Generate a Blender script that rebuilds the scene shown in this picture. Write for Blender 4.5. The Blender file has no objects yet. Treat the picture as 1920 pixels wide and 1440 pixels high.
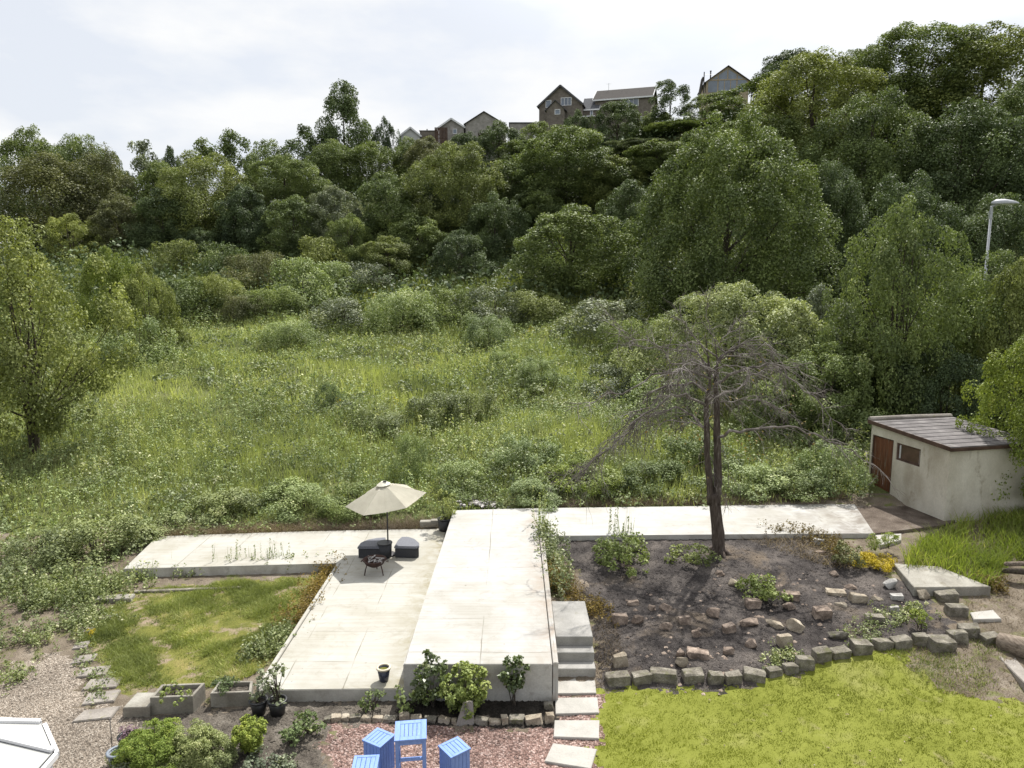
import bpy, bmesh, math, random
import numpy as np
from mathutils import Vector, Matrix, Quaternion, noise as mnoise
R_ = math.radians
C = bpy.context.scene.collection
sc = bpy.context.scene

# ------------------------------------------------------------------ camera
FPX = 1321.0; PITCH = math.atan(190/FPX); ZC = 8.3
cam_d = bpy.data.cameras.new('camera'); cam = bpy.data.objects.new('camera', cam_d); C.objects.link(cam)
cam_d.sensor_width = 36.0; cam_d.lens = 36.0*FPX/1920; cam_d.clip_end = 3000; cam_d.clip_start = 0.1
cam.location = (0, 0, ZC); cam.rotation_euler = (math.pi/2-PITCH, 0, 0)
sc.camera = cam

# ------------------------------------------------------------------ sky, sun, exposure
SUN_EL = 56.0; SUN_AZ = 25.0          # degrees; azimuth clockwise from +Y
W = bpy.data.worlds.new('World'); sc.world = W; W.use_nodes = True
wn = W.node_tree; wn.nodes.clear()
def N(nt, t, **k):
    n = nt.nodes.new(t)
    for a, v in k.items():
        if a in n.inputs: n.inputs[a].default_value = v
        else: setattr(n, a, v)
    return n
sky = N(wn, 'ShaderNodeTexSky'); sky.sky_type = 'NISHITA'; sky.sun_disc = False
sky.sun_elevation = R_(SUN_EL); sky.sun_rotation = R_(SUN_AZ); sky.dust_density = 3.0; sky.air_density = 1.0
bg = N(wn, 'ShaderNodeBackground', Strength=0.105)
out = N(wn, 'ShaderNodeOutputWorld')
tcw = N(wn, 'ShaderNodeTexCoord')
mpw = N(wn, 'ShaderNodeMapping'); mpw.inputs['Scale'].default_value = (1.6, 1.6, 4.2); mpw.inputs['Location'].default_value = (0.35, 0.1, 0.2)
wn.links.new(tcw.outputs['Generated'], mpw.inputs['Vector'])
nzw = N(wn, 'ShaderNodeTexNoise', Scale=2.6, Detail=7.0, Roughness=0.52)
wn.links.new(mpw.outputs['Vector'], nzw.inputs['Vector'])
crw = N(wn, 'ShaderNodeValToRGB'); crw.color_ramp.elements[0].position = 0.44; crw.color_ramp.elements[1].position = 0.62
crw.color_ramp.elements[0].color = (0, 0, 0, 1); crw.color_ramp.elements[1].color = (1, 1, 1, 1)
wn.links.new(nzw.outputs['Fac'], crw.inputs['Fac'])
veil = N(wn, 'ShaderNodeMix'); veil.data_type = 'RGBA'; veil.inputs[0].default_value = 0.86
veil.inputs['B'].default_value = (5.1, 5.3, 5.65, 1)
wn.links.new(sky.outputs['Color'], veil.inputs['A'])
cld = N(wn, 'ShaderNodeMix'); cld.data_type = 'RGBA'
cld.inputs['B'].default_value = (5.95, 6.0, 6.05, 1)
wn.links.new(veil.outputs['Result'], cld.inputs['A']); wn.links.new(crw.outputs['Color'], cld.inputs[0])
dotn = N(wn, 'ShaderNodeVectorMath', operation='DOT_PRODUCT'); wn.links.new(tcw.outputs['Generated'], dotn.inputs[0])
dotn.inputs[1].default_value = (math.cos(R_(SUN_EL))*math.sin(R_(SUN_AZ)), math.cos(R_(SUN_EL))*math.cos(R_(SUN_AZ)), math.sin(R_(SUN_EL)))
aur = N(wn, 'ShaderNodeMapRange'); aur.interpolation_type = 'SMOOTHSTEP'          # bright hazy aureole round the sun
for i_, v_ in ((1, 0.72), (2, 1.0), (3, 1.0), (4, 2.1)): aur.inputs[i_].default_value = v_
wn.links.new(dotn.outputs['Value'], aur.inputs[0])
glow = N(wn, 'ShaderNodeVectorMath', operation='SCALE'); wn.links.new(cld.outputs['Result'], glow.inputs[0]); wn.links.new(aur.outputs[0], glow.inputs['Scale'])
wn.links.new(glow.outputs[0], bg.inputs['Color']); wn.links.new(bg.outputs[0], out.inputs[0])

sd = bpy.data.lights.new('sun', 'SUN'); sd.energy = 4.15; sd.angle = R_(0.6); sd.color = (1.0, 0.965, 0.905)
sun = bpy.data.objects.new('sun', sd); C.objects.link(sun)
S = Vector((math.cos(R_(SUN_EL))*math.sin(R_(SUN_AZ)), math.cos(R_(SUN_EL))*math.cos(R_(SUN_AZ)), math.sin(R_(SUN_EL))))
sun.rotation_euler = S.to_track_quat('Z', 'Y').to_euler(); sun.location = (0, 0, 60)
sc.view_settings.view_transform = 'Standard'; sc.view_settings.look = 'None'
sc.view_settings.exposure = 0.66; sc.view_settings.gamma = 1.0

# ------------------------------------------------------------------ rays from photo pixels to places on the land
def ray(u, v):
    dx = (u-960)/FPX; dy = -(v-720)/FPX
    return Vector((dx, math.cos(PITCH)+dy*math.sin(PITCH), -math.sin(PITCH)+dy*math.cos(PITCH)))
def G(u, v, z=0.0):
    d = ray(u, v); t = (z-ZC)/d.z
    return (d.x*t, d.y*t)
def AT(u, v, Y):
    d = ray(u, v); t = Y/d.y
    return Vector((d.x*t, Y, ZC+d.z*t))
def lerp(x, xs, ys): return float(np.interp(x, xs, ys))
def sstep(a, b, x):
    t = np.clip((x-a)/(b-a), 0, 1); return t*t*(3-2*t)

def zt(x, y, bump=True):
    """height of the land (vectorised)"""
    x = np.asarray(x, float); y = np.asarray(y, float)
    left = 0.19*sstep(19.3, 22.0, y)+0.16*sstep(22.2, 23.6, y)
    right = np.interp(y, [13.5, 14.2, 20.2, 22.9, 23.8], [0.0, 0.14, 0.64, 0.73, 0.86])
    right = right*(1-0.0*x)
    k = sstep(-2.0, 0.75, x)
    z = left*(1-k)+right*k
    m = np.clip(y-23.2, 0, None)
    far = np.clip(y-58, 0, None)
    z = z+0.108*np.minimum(m, 34.8)+0.26*far*np.exp(-0.0*far)
    F = np.interp(x, [-200, -60, -5, 12, 24, 40, 200], [92, 88, 84, 80, 66, 60, 60])
    T = np.interp(x, [-200, -80, -45, -15, 10, 25, 45, 90, 200], [9, 10, 13, 22, 26.5, 30, 31, 30, 28])
    h = np.clip(y-F, 0, None)*0.45
    z = z+h
    z = np.where(z > T-3, T-3*np.exp(-np.clip(z-(T-3), 0, 200)/3.0), z)
    if bump:
        a = sstep(23, 30, y)
        z = z+a*(0.16*np.sin(x*0.55+1.3*np.sin(y*0.31))+0.12*np.sin(y*0.83+x*0.21)+0.35*np.sin(x*0.13+0.6)*np.sin(y*0.11))
        z = z+0.35*sstep(-16, -30, x)*np.clip(y-24, 0, 12)*0.08
    return z
def z1(x, y): return float(zt(x, y))
def GT(u, v):
    d = ray(u, v); t = 8.0
    while t < 400:
        p = d*t
        if p.z+ZC < z1(p.x, p.y): break
        t += 0.25 if t < 60 else 0.5
    lo, hi = t-0.5, t
    for _ in range(14):
        m = (lo+hi)/2; p = d*m
        if p.z+ZC < z1(p.x, p.y): hi = m
        else: lo = m
    p = d*hi
    return Vector((p.x, p.y, z1(p.x, p.y)))

# ------------------------------------------------------------------ object helpers
def tag(o, label=None, cat=None, group=None, kind=None):
    if label: o['label'] = label
    if cat: o['category'] = cat
    if group: o['group'] = group
    if kind: o['kind'] = kind
    return o
def thing(name, label, cat, loc=(0, 0, 0), rz=0, group=None):
    o = bpy.data.objects.new(name, None); C.objects.link(o); o.empty_display_size = 0.2
    o.location = loc; o.rotation_euler = (0, 0, rz)
    return tag(o, label, cat, group)
def link(name, me, mat=None, parent=None):
    o = bpy.data.objects.new(name, me); C.objects.link(o)
    if mat is not None:
        if isinstance(mat, (list, tuple)):
            for m in mat: me.materials.append(m)
        elif not me.materials: me.materials.append(mat)
    if parent is not None: o.parent = parent
    return o
def bm_obj(name, bm, mat=None, parent=None, smooth=False):
    me = bpy.data.meshes.new(name)
    bmesh.ops.recalc_face_normals(bm, faces=bm.faces)
    bm.to_mesh(me); bm.free()
    if smooth: me.polygons.foreach_set('use_smooth', [True]*len(me.polygons))
    return link(name, me, mat, parent)
def np_mesh(name, V, Fc, tint=None):
    """V (n,3); Fc (m,3) or (m,4)"""
    V = np.ascontiguousarray(V, np.float32); Fc = np.ascontiguousarray(Fc, np.int32)
    me = bpy.data.meshes.new(name); k = Fc.shape[1]
    me.vertices.add(len(V)); me.vertices.foreach_set('co', V.ravel())
    me.loops.add(Fc.size); me.loops.foreach_set('vertex_index', Fc.ravel())
    me.polygons.add(len(Fc)); me.polygons.foreach_set('loop_start', np.arange(0, Fc.size, k, dtype=np.int32))
    me.update(calc_edges=True)
    if tint is not None:
        a = me.attributes.new('tint', 'FLOAT', 'POINT'); a.data.foreach_set('value', np.ascontiguousarray(tint, np.float32))
    me.validate()
    return me
def box(bm, c, s, rz=0, bev=0, rot=None):
    g = bmesh.ops.create_cube(bm, size=1.0)
    vs = g['verts']
    bmesh.ops.scale(bm, vec=s, verts=vs)
    if bev:
        es = list({e for v in vs for e in v.link_edges})
        r = bmesh.ops.bevel(bm, geom=es, offset=bev, segments=1, affect='EDGES', profile=0.7)
        vs = list({v for f in r['faces'] for v in f.verts} | {v for v in vs if v.is_valid})
        vs = list(set(vs))
    M4 = Matrix.Translation(c) @ (rot if rot is not None else Matrix.Rotation(rz, 4, 'Z'))
    bmesh.ops.transform(bm, matrix=M4, verts=[v for v in vs if v.is_valid])
    return vs
def tube(bm, pts, rad, n=6, cap=True):
    pts = [Vector(p) for p in pts]
    if not isinstance(rad, (list, tuple)): rad = [rad]*len(pts)
    rings = []; up = Vector((0.13, 0.31, 0.94))
    for i, p in enumerate(pts):
        d = (pts[min(i+1, len(pts)-1)]-pts[max(i-1, 0)])
        if d.length < 1e-6: d = Vector((0, 0, 1))
        d.normalize()
        a = d.cross(up)
        if a.length < 0.05: a = d.cross(Vector((1, 0, 0)))
        a.normalize(); b = d.cross(a)
        rings.append([bm.verts.new(p+(a*math.cos(2*math.pi*k/n)+b*math.sin(2*math.pi*k/n))*rad[i]) for k in range(n)])
    for i in range(len(rings)-1):
        for k in range(n):
            bm.faces.new((rings[i][k], rings[i][(k+1) % n], rings[i+1][(k+1) % n], rings[i+1][k]))
    if cap:
        bm.faces.new(rings[0][::-1]); bm.faces.new(rings[-1])
def lathe(bm, prof, n=24, c=(0, 0, 0), closed=False):
    rings = []
    for r, z in prof:
        if r < 1e-4: rings.append([bm.verts.new((c[0], c[1], c[2]+z))])
        else: rings.append([bm.verts.new((c[0]+r*math.cos(2*math.pi*k/n), c[1]+r*math.sin(2*math.pi*k/n), c[2]+z)) for k in range(n)])
    for i in range(len(rings)-1):
        a, b = rings[i], rings[i+1]
        for k in range(n):
            k2 = (k+1) % n
            if len(a) == 1 and len(b) == 1: continue
            if len(a) == 1: bm.faces.new((a[0], b[k], b[k2]))
            elif len(b) == 1: bm.faces.new((a[k], b[0], a[k2]))
            else: bm.faces.new((a[k], b[k], b[k2], a[k2]))
def prism(bm, poly, z0, z1_, bev=0):
    b = [bm.verts.new((p[0], p[1], z0 if not callable(z0) else z0(p))) for p in poly]
    t = [bm.verts.new((p[0], p[1], z1_)) for p in poly]
    n = len(poly); fs = [bm.faces.new(t), bm.faces.new(b[::-1])]
    for i in range(n): bm.faces.new((b[i], b[(i+1) % n], t[(i+1) % n], t[i]))
    if bev:
        es = [bm.edges.get((t[i], t[(i+1) % n])) for i in range(n)]
        bmesh.ops.bevel(bm, geom=[e for e in es if e], offset=bev, segments=2, affect='EDGES')

# ------------------------------------------------------------------ materials
def mat_base(name):
    m = bpy.data.materials.new(name); m.use_nodes = True; nt = m.node_tree
    b = nt.nodes['Principled BSDF']
    return m, nt, b
def ramp(nt, stops, src):
    r = N(nt, 'ShaderNodeValToRGB'); e = r.color_ramp.elements
    while len(e) < len(stops): e.new(0.5)
    for i, (p, c) in enumerate(stops):
        e[i].position = p; e[i].color = (c[0], c[1], c[2], 1)
    nt.links.new(src, r.inputs['Fac']); return r.outputs['Color']
def coords(nt, scale=(1, 1, 1), rnd=True, kind='Object'):
    tc = N(nt, 'ShaderNodeTexCoord'); src = tc.outputs[kind]
    if rnd:
        oi = N(nt, 'ShaderNodeObjectInfo'); ml = N(nt, 'ShaderNodeMath', operation='MULTIPLY'); ml.inputs[1].default_value = 37.0
        nt.links.new(oi.outputs['Random'], ml.inputs[0])
        ad = N(nt, 'ShaderNodeVectorMath', operation='ADD'); nt.links.new(src, ad.inputs[0]); nt.links.new(ml.outputs[0], ad.inputs[1]); src = ad.outputs[0]
    mp = N(nt, 'ShaderNodeMapping'); mp.inputs['Scale'].default_value = scale
    nt.links.new(src, mp.inputs['Vector']); return mp.outputs['Vector']
def noise(nt, co, scale, detail=5, rough=0.55, dist=0.0):
    n = N(nt, 'ShaderNodeTexNoise', Scale=scale, Detail=detail, Roughness=rough, Distortion=dist)
    nt.links.new(co, n.inputs['Vector']); return n.outputs['Fac']
def mix(nt, f, a, b, mode='MIX'):
    m = N(nt, 'ShaderNodeMix'); m.data_type = 'RGBA'; m.blend_type = mode
    for s, v in ((m.inputs[0], f), (m.inputs['A'], a), (m.inputs['B'], b)):
        if hasattr(v, 'links') or hasattr(v, 'is_linked'): nt.links.new(v, s)
        elif isinstance(v, (int, float)): s.default_value = v
        else: s.default_value = (v[0], v[1], v[2], 1)
    return m.outputs['Result']
def bump(nt, b, h, strength=0.3, dist=0.02):
    bp = N(nt, 'ShaderNodeBump', Strength=strength, Distance=dist)
    nt.links.new(h, bp.inputs['Height']); nt.links.new(bp.outputs[0], b.inputs['Normal'])
def M(name, stops, scale=3.0, detail=6, rough=0.85, spec=0.3, fine=None, bmp=None, rnd=True, metal=0, dirt=None, aniso=(1, 1, 1)):
    m, nt, b = mat_base(name); co = coords(nt, aniso, rnd)
    col = ramp(nt, stops, noise(nt, co, scale, detail))
    if fine:                                             # fine=(scale, amount)
        f = ramp(nt, [(0.3, (1-fine[1],)*3), (0.7, (1+fine[1],)*3)], noise(nt, co, fine[0], 4, 0.7))
        col = mix(nt, 1.0, col, f, 'MULTIPLY')
    if dirt:                                             # dirt=(scale, colour, lo, hi)
        d = ramp(nt, [(dirt[2], (0, 0, 0)), (dirt[3], (1, 1, 1))], noise(nt, co, dirt[0], 7, 0.65, 0.6))
        col = mix(nt, d, col, dirt[1])
    nt.links.new(col, b.inputs['Base Color'])
    b.inputs['Roughness'].default_value = rough; b.inputs['Specular IOR Level'].default_value = spec; b.inputs['Metallic'].default_value = metal
    if bmp: bump(nt, b, noise(nt, co, bmp[0], 5, 0.7), bmp[1], bmp[2] if len(bmp) > 2 else 0.02)
    return m
def foliage(name, dark, light, yellow=None, rough=0.6, spec=0.22, trans=0.2, patch=0.3, tone=0.14):
    m, nt, b = mat_base(name)
    at = N(nt, 'ShaderNodeAttribute'); at.attribute_name = 'tint'
    stops = [(0.0, dark), (0.75, light)]
    if yellow: stops.append((1.0, yellow))
    col = ramp(nt, stops, at.outputs['Fac'])
    co = coords(nt, rnd=True)
    f = ramp(nt, [(0.3, (1-patch, 1-patch, 1-patch*0.8)), (0.7, (1+patch, 1+patch*0.8, 1))], noise(nt, co, 0.35, 3))
    col = mix(nt, 1.0, col, f, 'MULTIPLY')
    oi = N(nt, 'ShaderNodeObjectInfo')
    t = ramp(nt, [(0, (1-tone*1.2, 1-tone, 1-tone*0.6)), (0.5, (1, 1, 1)), (1, (1+tone*0.8, 1+tone*0.7, 1+tone*0.4))], oi.outputs['Random'])
    col = mix(nt, 1.0, col, t, 'MULTIPLY')
    nt.links.new(col, b.inputs['Base Color']); b.inputs['Roughness'].default_value = rough; b.inputs['Specular IOR Level'].default_value = spec
    tr = N(nt, 'ShaderNodeBsdfTranslucent')
    tc = mix(nt, 1.0, col, (1.25, 1.3, 0.75), 'MULTIPLY'); nt.links.new(tc, tr.inputs['Color'])
    ms = N(nt, 'ShaderNodeMixShader'); ms.inputs[0].default_value = trans
    nt.links.new(b.outputs[0], ms.inputs[1]); nt.links.new(tr.outputs[0], ms.inputs[2])
    nt.links.new(ms.outputs[0], nt.nodes['Material Output'].inputs['Surface'])
    return m
def plain(name, col, rough=0.5, spec=0.4, metal=0, var=0.12, scale=8, bmp=None):
    c = np.array(col)
    return M(name, [(0.3, tuple(c*(1-var))), (0.7, tuple(np.minimum(c*(1+var), 1)))], scale, 5, rough, spec, metal=metal, bmp=bmp)

def concrete_panels(name, base, alt, panel_w, panel_h, off, edge=None):
    m, nt, b = mat_base(name); co = coords(nt, rnd=False)
    mp = N(nt, 'ShaderNodeMapping'); mp.inputs['Location'].default_value = off
    nt.links.new(co, mp.inputs['Vector'])
    br = N(nt, 'ShaderNodeTexBrick'); br.offset = 0.0; br.squash = 1.0
    wob = N(nt, 'ShaderNodeTexNoise', Scale=1.1, Detail=3.0); nt.links.new(mp.outputs[0], wob.inputs['Vector'])
    wm = N(nt, 'ShaderNodeVectorMath', operation='SCALE'); wm.inputs['Scale'].default_value = 0.07; nt.links.new(wob.outputs['Color'], wm.inputs[0])
    wa = N(nt, 'ShaderNodeVectorMath', operation='ADD'); nt.links.new(mp.outputs[0], wa.inputs[0]); nt.links.new(wm.outputs[0], wa.inputs[1])
    nt.links.new(wa.outputs[0], br.inputs['Vector'])
    br.inputs['Color1'].default_value = (*base, 1); br.inputs['Color2'].default_value = (*alt, 1)
    br.inputs['Mortar'].default_value = (base[0]*0.55, base[1]*0.53, base[2]*0.49, 1)
    br.inputs['Scale'].default_value = 1.0; br.inputs['Mortar Size'].default_value = 0.016; br.inputs['Mortar Smooth'].default_value = 0.5
    br.inputs['Brick Width'].default_value = panel_w; br.inputs['Row Height'].default_value = panel_h
    jm = ramp(nt, [(0.42, (0, 0, 0)), (0.62, (1, 1, 1))], noise(nt, co, 0.9, 3))
    flat = ramp(nt, [(0.3, alt), (0.7, base)], noise(nt, co, 0.6, 4))
    col = mix(nt, jm, flat, br.outputs['Color'])
    st = ramp(nt, [(0.36, (0.86, 0.84, 0.79)), (0.55, (1, 1, 1))], noise(nt, co, 0.55, 7, 0.62, 0.4)); col = mix(nt, 1.0, col, st, 'MULTIPLY')
    st2 = ramp(nt, [(0.33, (0.80, 0.78, 0.73)), (0.47, (1, 1, 1))], noise(nt, co, 2.3, 8, 0.7, 1.2)); col = mix(nt, 0.6, col, st2, 'MULTIPLY')
    co2 = coords(nt, (0.7, 14, 1), False)
    st4 = ramp(nt, [(0.4, (0.93, 0.92, 0.90)), (0.6, (1, 1, 1))], noise(nt, co2, 1.0, 4)); col = mix(nt, 1.0, col, st4, 'MULTIPLY')
    sp = ramp(nt, [(0.22, (0.45, 0.42, 0.36)), (0.30, (1, 1, 1))], noise(nt, co, 9.0, 3)); col = mix(nt, 0.7, col, sp, 'MULTIPLY')
    if edge:                                             # tint along one side, grime and on the path also painted shade: (x0, x1, colour)
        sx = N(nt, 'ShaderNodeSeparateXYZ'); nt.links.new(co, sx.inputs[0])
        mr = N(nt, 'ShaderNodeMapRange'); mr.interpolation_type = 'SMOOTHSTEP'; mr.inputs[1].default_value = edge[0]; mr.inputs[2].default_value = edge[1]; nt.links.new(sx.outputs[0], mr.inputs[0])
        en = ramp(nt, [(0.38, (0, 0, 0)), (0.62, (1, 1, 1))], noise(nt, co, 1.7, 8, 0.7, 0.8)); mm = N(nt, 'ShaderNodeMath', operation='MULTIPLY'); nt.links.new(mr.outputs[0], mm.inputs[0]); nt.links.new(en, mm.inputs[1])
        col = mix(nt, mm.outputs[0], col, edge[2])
    nt.links.new(col, b.inputs['Base Color']); b.inputs['Roughness'].default_value = 0.9; b.inputs['Specular IOR Level'].default_value = 0.2
    bump(nt, b, noise(nt, co, 35, 6, 0.7), 0.25, 0.01)
    return m
def gravel_mat(name, cols, scale):
    m, nt, b = mat_base(name); co = coords(nt, rnd=False)
    v = N(nt, 'ShaderNodeTexVoronoi', Scale=scale); nt.links.new(co, v.inputs['Vector'])
    sep = N(nt, 'ShaderNodeSeparateColor'); nt.links.new(v.outputs['Color'], sep.inputs[0])
    n = len(cols); col = ramp(nt, [(i/(n-1), c) for i, c in enumerate(cols)], sep.outputs[0])
    gap = ramp(nt, [(0.45, (1, 1, 1)), (0.8, (0.42, 0.40, 0.38))], v.outputs['Distance']); col = mix(nt, 1.0, col, gap, 'MULTIPLY')
    big = ramp(nt, [(0.32, (0.72, 0.70, 0.68)), (0.62, (1.08, 1.06, 1.04))], noise(nt, co, 0.7, 6)); col = mix(nt, 1.0, col, big, 'MULTIPLY')
    nt.links.new(col, b.inputs['Base Color']); b.inputs['Roughness'].default_value = 0.85
    inv = N(nt, 'ShaderNodeMath', operation='SUBTRACT'); inv.inputs[0].default_value = 1.0; nt.links.new(v.outputs['Distance'], inv.inputs[1])
    bump(nt, b, inv.outputs[0], 0.9, 0.03)
    return m

MT = {}
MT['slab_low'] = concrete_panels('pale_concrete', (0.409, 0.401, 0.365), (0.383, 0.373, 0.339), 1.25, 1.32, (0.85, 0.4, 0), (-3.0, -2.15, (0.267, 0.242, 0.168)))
MT['slab_high'] = concrete_panels('white_concrete', (0.425, 0.420, 0.403), (0.391, 0.387, 0.370), 1.5, 1.45, (0.6, 0.95, 0), (0.1, 0.8, (0.315, 0.272, 0.229)))
MT['slab_path'] = concrete_panels('path_concrete', (0.439, 0.435, 0.417), (0.411, 0.405, 0.388), 3.4, 4.0, (0.2, 0.2, 0), (6.5, 12.5, (0.165, 0.141, 0.116)))  # right end browned: dirt plus dappled tree shade put into the colour
MT['rough_conc'] = M('weathered_concrete', [(0.3, (0.17, 0.155, 0.13)), (0.5, (0.26, 0.245, 0.21)), (0.7, (0.35, 0.335, 0.295))], 1.6, 8, 0.95, 0.2, fine=(30, 0.18), bmp=(25, 0.4), dirt=(3.0, (0.16, 0.14, 0.10), 0.58, 0.72))
MT['slab_side'] = M('stained_slab_side', [(0.3, (0.30, 0.285, 0.25)), (0.5, (0.42, 0.405, 0.37)), (0.7, (0.50, 0.49, 0.455))], 1.6, 8, 0.95, 0.2, fine=(30, 0.12), bmp=(25, 0.3), dirt=(2.2, (0.22, 0.20, 0.165), 0.56, 0.74))
MT['step'] = M('step_concrete', [(0.3, (0.224, 0.218, 0.202)), (0.7, (0.347, 0.336, 0.314))], 2.2, 7, 0.9, 0.2, fine=(40, 0.14), bmp=(30, 0.3), dirt=(4.0, (0.224, 0.213, 0.179), 0.60, 0.75))
MT['flag'] = M('sandstone_flag', [(0.3, (0.302, 0.291, 0.263)), (0.55, (0.375, 0.358, 0.325)), (0.75, (0.426, 0.409, 0.375))], 2.0, 6, 0.9, 0.2, fine=(35, 0.10), bmp=(20, 0.25))
MT['flag_old'] = M('old_flag', [(0.3, (0.19, 0.17, 0.15)), (0.7, (0.30, 0.275, 0.245))], 2.6, 7, 0.95, 0.2, fine=(30, 0.2), bmp=(18, 0.4), dirt=(5, (0.20, 0.19, 0.11), 0.58, 0.70))
MT['stone'] = M('mossy_sandstone', [(0.3, (0.095, 0.085, 0.066)), (0.5, (0.17, 0.155, 0.125)), (0.72, (0.29, 0.265, 0.22))], 5, 7, 0.95, 0.2, fine=(40, 0.3), bmp=(22, 0.7, 0.03), dirt=(7, (0.112, 0.112, 0.056), 0.55, 0.68))
MT['stone_red'] = M('broken_sandstone', [(0.3, (0.105, 0.082, 0.066)), (0.5, (0.22, 0.172, 0.138)), (0.72, (0.42, 0.34, 0.275))], 5, 7, 0.95, 0.2, fine=(40, 0.3), bmp=(22, 0.7, 0.03), dirt=(6, (0.112, 0.090, 0.073), 0.56, 0.70))
MT['stone_buff'] = M('buff_sandstone', [(0.3, (0.190, 0.157, 0.118)), (0.5, (0.302, 0.258, 0.196)), (0.72, (0.426, 0.375, 0.297))], 5, 7, 0.95, 0.2, fine=(40, 0.25), bmp=(22, 0.7, 0.03), dirt=(6, (0.179, 0.146, 0.101), 0.58, 0.72))
MT['stone_white'] = M('pale_boulder', [(0.3, (0.25, 0.24, 0.22)), (0.7, (0.44, 0.425, 0.40))], 5, 7, 0.9, 0.2, fine=(40, 0.25), bmp=(18, 0.8, 0.04))
MT['ground'] = M('rough_ground', [(0.3, (0.06, 0.07, 0.025)), (0.6, (0.11, 0.125, 0.045)), (0.8, (0.17, 0.16, 0.08))], 0.5, 8, 0.95, 0.1, fine=(12, 0.4), bmp=(9, 0.8, 0.1), rnd=False)
MT['dirt'] = M('dry_dirt', [(0.3, (0.10, 0.08, 0.056)), (0.55, (0.18, 0.148, 0.112)), (0.75, (0.28, 0.24, 0.19))], 1.6, 9, 0.95, 0.15, fine=(38, 0.4), bmp=(26, 0.9, 0.04), rnd=False, dirt=(2.2, (0.13, 0.14, 0.045), 0.54, 0.66))
MT['bedsoil'] = M('grey_bed_soil', [(0.3, (0.07, 0.06, 0.05)), (0.55, (0.145, 0.127, 0.105)), (0.75, (0.24, 0.215, 0.185))], 2.4, 9, 0.95, 0.15, fine=(30, 0.45), bmp=(20, 1.0, 0.06), rnd=False)
MT['darksoil'] = M('damp_soil', [(0.3, (0.022, 0.019, 0.016)), (0.7, (0.065, 0.056, 0.046))], 4, 9, 0.95, 0.2, fine=(30, 0.6), bmp=(22, 1.0, 0.06), rnd=False)
MT['rocksoil'] = M('ashy_soil', [(0.3, (0.030, 0.026, 0.025)), (0.5, (0.075, 0.066, 0.061)), (0.70, (0.15, 0.13, 0.115))], 1.5, 9, 0.95, 0.15, fine=(34, 0.55), bmp=(26, 1.0, 0.05), rnd=False, dirt=(0.8, (0.17, 0.135, 0.10), 0.57, 0.72))
MT['lawnsoil'] = M('lawn_turf', [(0.3, (0.134, 0.148, 0.024)), (0.55, (0.170, 0.184, 0.035)), (0.75, (0.217, 0.216, 0.070))], 0.9, 8, 0.95, 0.1, fine=(45, 0.15), bmp=(50, 0.12, 0.01), rnd=False, dirt=(1.7, (0.210, 0.187, 0.091), 0.60, 0.74))
MT['roughturf'] = M('patchy_turf', [(0.3, (0.084, 0.095, 0.022)), (0.55, (0.156, 0.157, 0.039)), (0.75, (0.240, 0.202, 0.077))], 1.2, 8, 0.95, 0.1, fine=(40, 0.4), bmp=(40, 0.7, 0.04), rnd=False, dirt=(1.6, (0.264, 0.207, 0.149), 0.52, 0.62))
MT['apron'] = M('littered_apron', [(0.3, (0.06, 0.046, 0.036)), (0.55, (0.13, 0.105, 0.085)), (0.75, (0.24, 0.21, 0.18))], 1.8, 9, 0.95, 0.1, fine=(26, 0.45), bmp=(20, 0.8, 0.03), rnd=False)
MT['gravel'] = gravel_mat('fawn_gravel', [(0.123, 0.101, 0.076), (0.224, 0.185, 0.146), (0.291, 0.246, 0.196), (0.358, 0.308, 0.252), (0.493, 0.448, 0.381)], 38)
MT['redgravel'] = gravel_mat('red_gravel', [(0.095, 0.056, 0.045), (0.185, 0.110, 0.090), (0.246, 0.155, 0.129), (0.314, 0.213, 0.185), (0.448, 0.347, 0.314)], 28)
MT['bark'] = M('grey_bark', [(0.3, (0.035, 0.028, 0.02)), (0.7, (0.12, 0.10, 0.08))], 6, 7, 0.95, 0.15, aniso=(3, 3, 0.7), bmp=(14, 0.8, 0.05))
MT['deadbark'] = M('dead_bark', [(0.3, (0.043, 0.032, 0.026)), (0.55, (0.102, 0.081, 0.068)), (0.75, (0.187, 0.162, 0.145))], 7, 7, 0.9, 0.2, aniso=(3, 3, 0.6), bmp=(16, 0.9, 0.04))
MT['twig'] = M('dead_twig', [(0.3, (0.075, 0.064, 0.057)), (0.55, (0.169, 0.147, 0.133)), (0.78, (0.425, 0.394, 0.370))], 3, 5, 0.85, 0.3)
# foliage
MT['f_mid'] = foliage('mid_green_leaves', (0.072, 0.101, 0.041), (0.190, 0.244, 0.088), (0.379, 0.423, 0.191))
MT['f_yel'] = foliage('yellow_green_leaves', (0.106, 0.132, 0.046), (0.262, 0.303, 0.100), (0.477, 0.503, 0.210))
MT['f_dark'] = foliage('dark_leaves', (0.043, 0.064, 0.031), (0.122, 0.168, 0.076), (0.212, 0.268, 0.136), trans=0.16)
MT['f_olive'] = foliage('olive_leaves', (0.081, 0.092, 0.045), (0.176, 0.190, 0.093), (0.270, 0.280, 0.160))
MT['f_grey'] = foliage('silvery_leaves', (0.078, 0.101, 0.061), (0.208, 0.244, 0.162), (0.468, 0.494, 0.392), spec=0.4)
MT['f_bright'] = foliage('bright_leaves', (0.114, 0.162, 0.031), (0.235, 0.292, 0.060), (0.373, 0.406, 0.105))
MT['f_willow'] = foliage('willow_leaves', (0.154, 0.190, 0.090), (0.345, 0.393, 0.190), (0.552, 0.570, 0.380))
MT['f_bramble'] = foliage('bramble_leaves', (0.104, 0.137, 0.054), (0.247, 0.291, 0.123), (0.573, 0.582, 0.387), spec=0.4)
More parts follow.
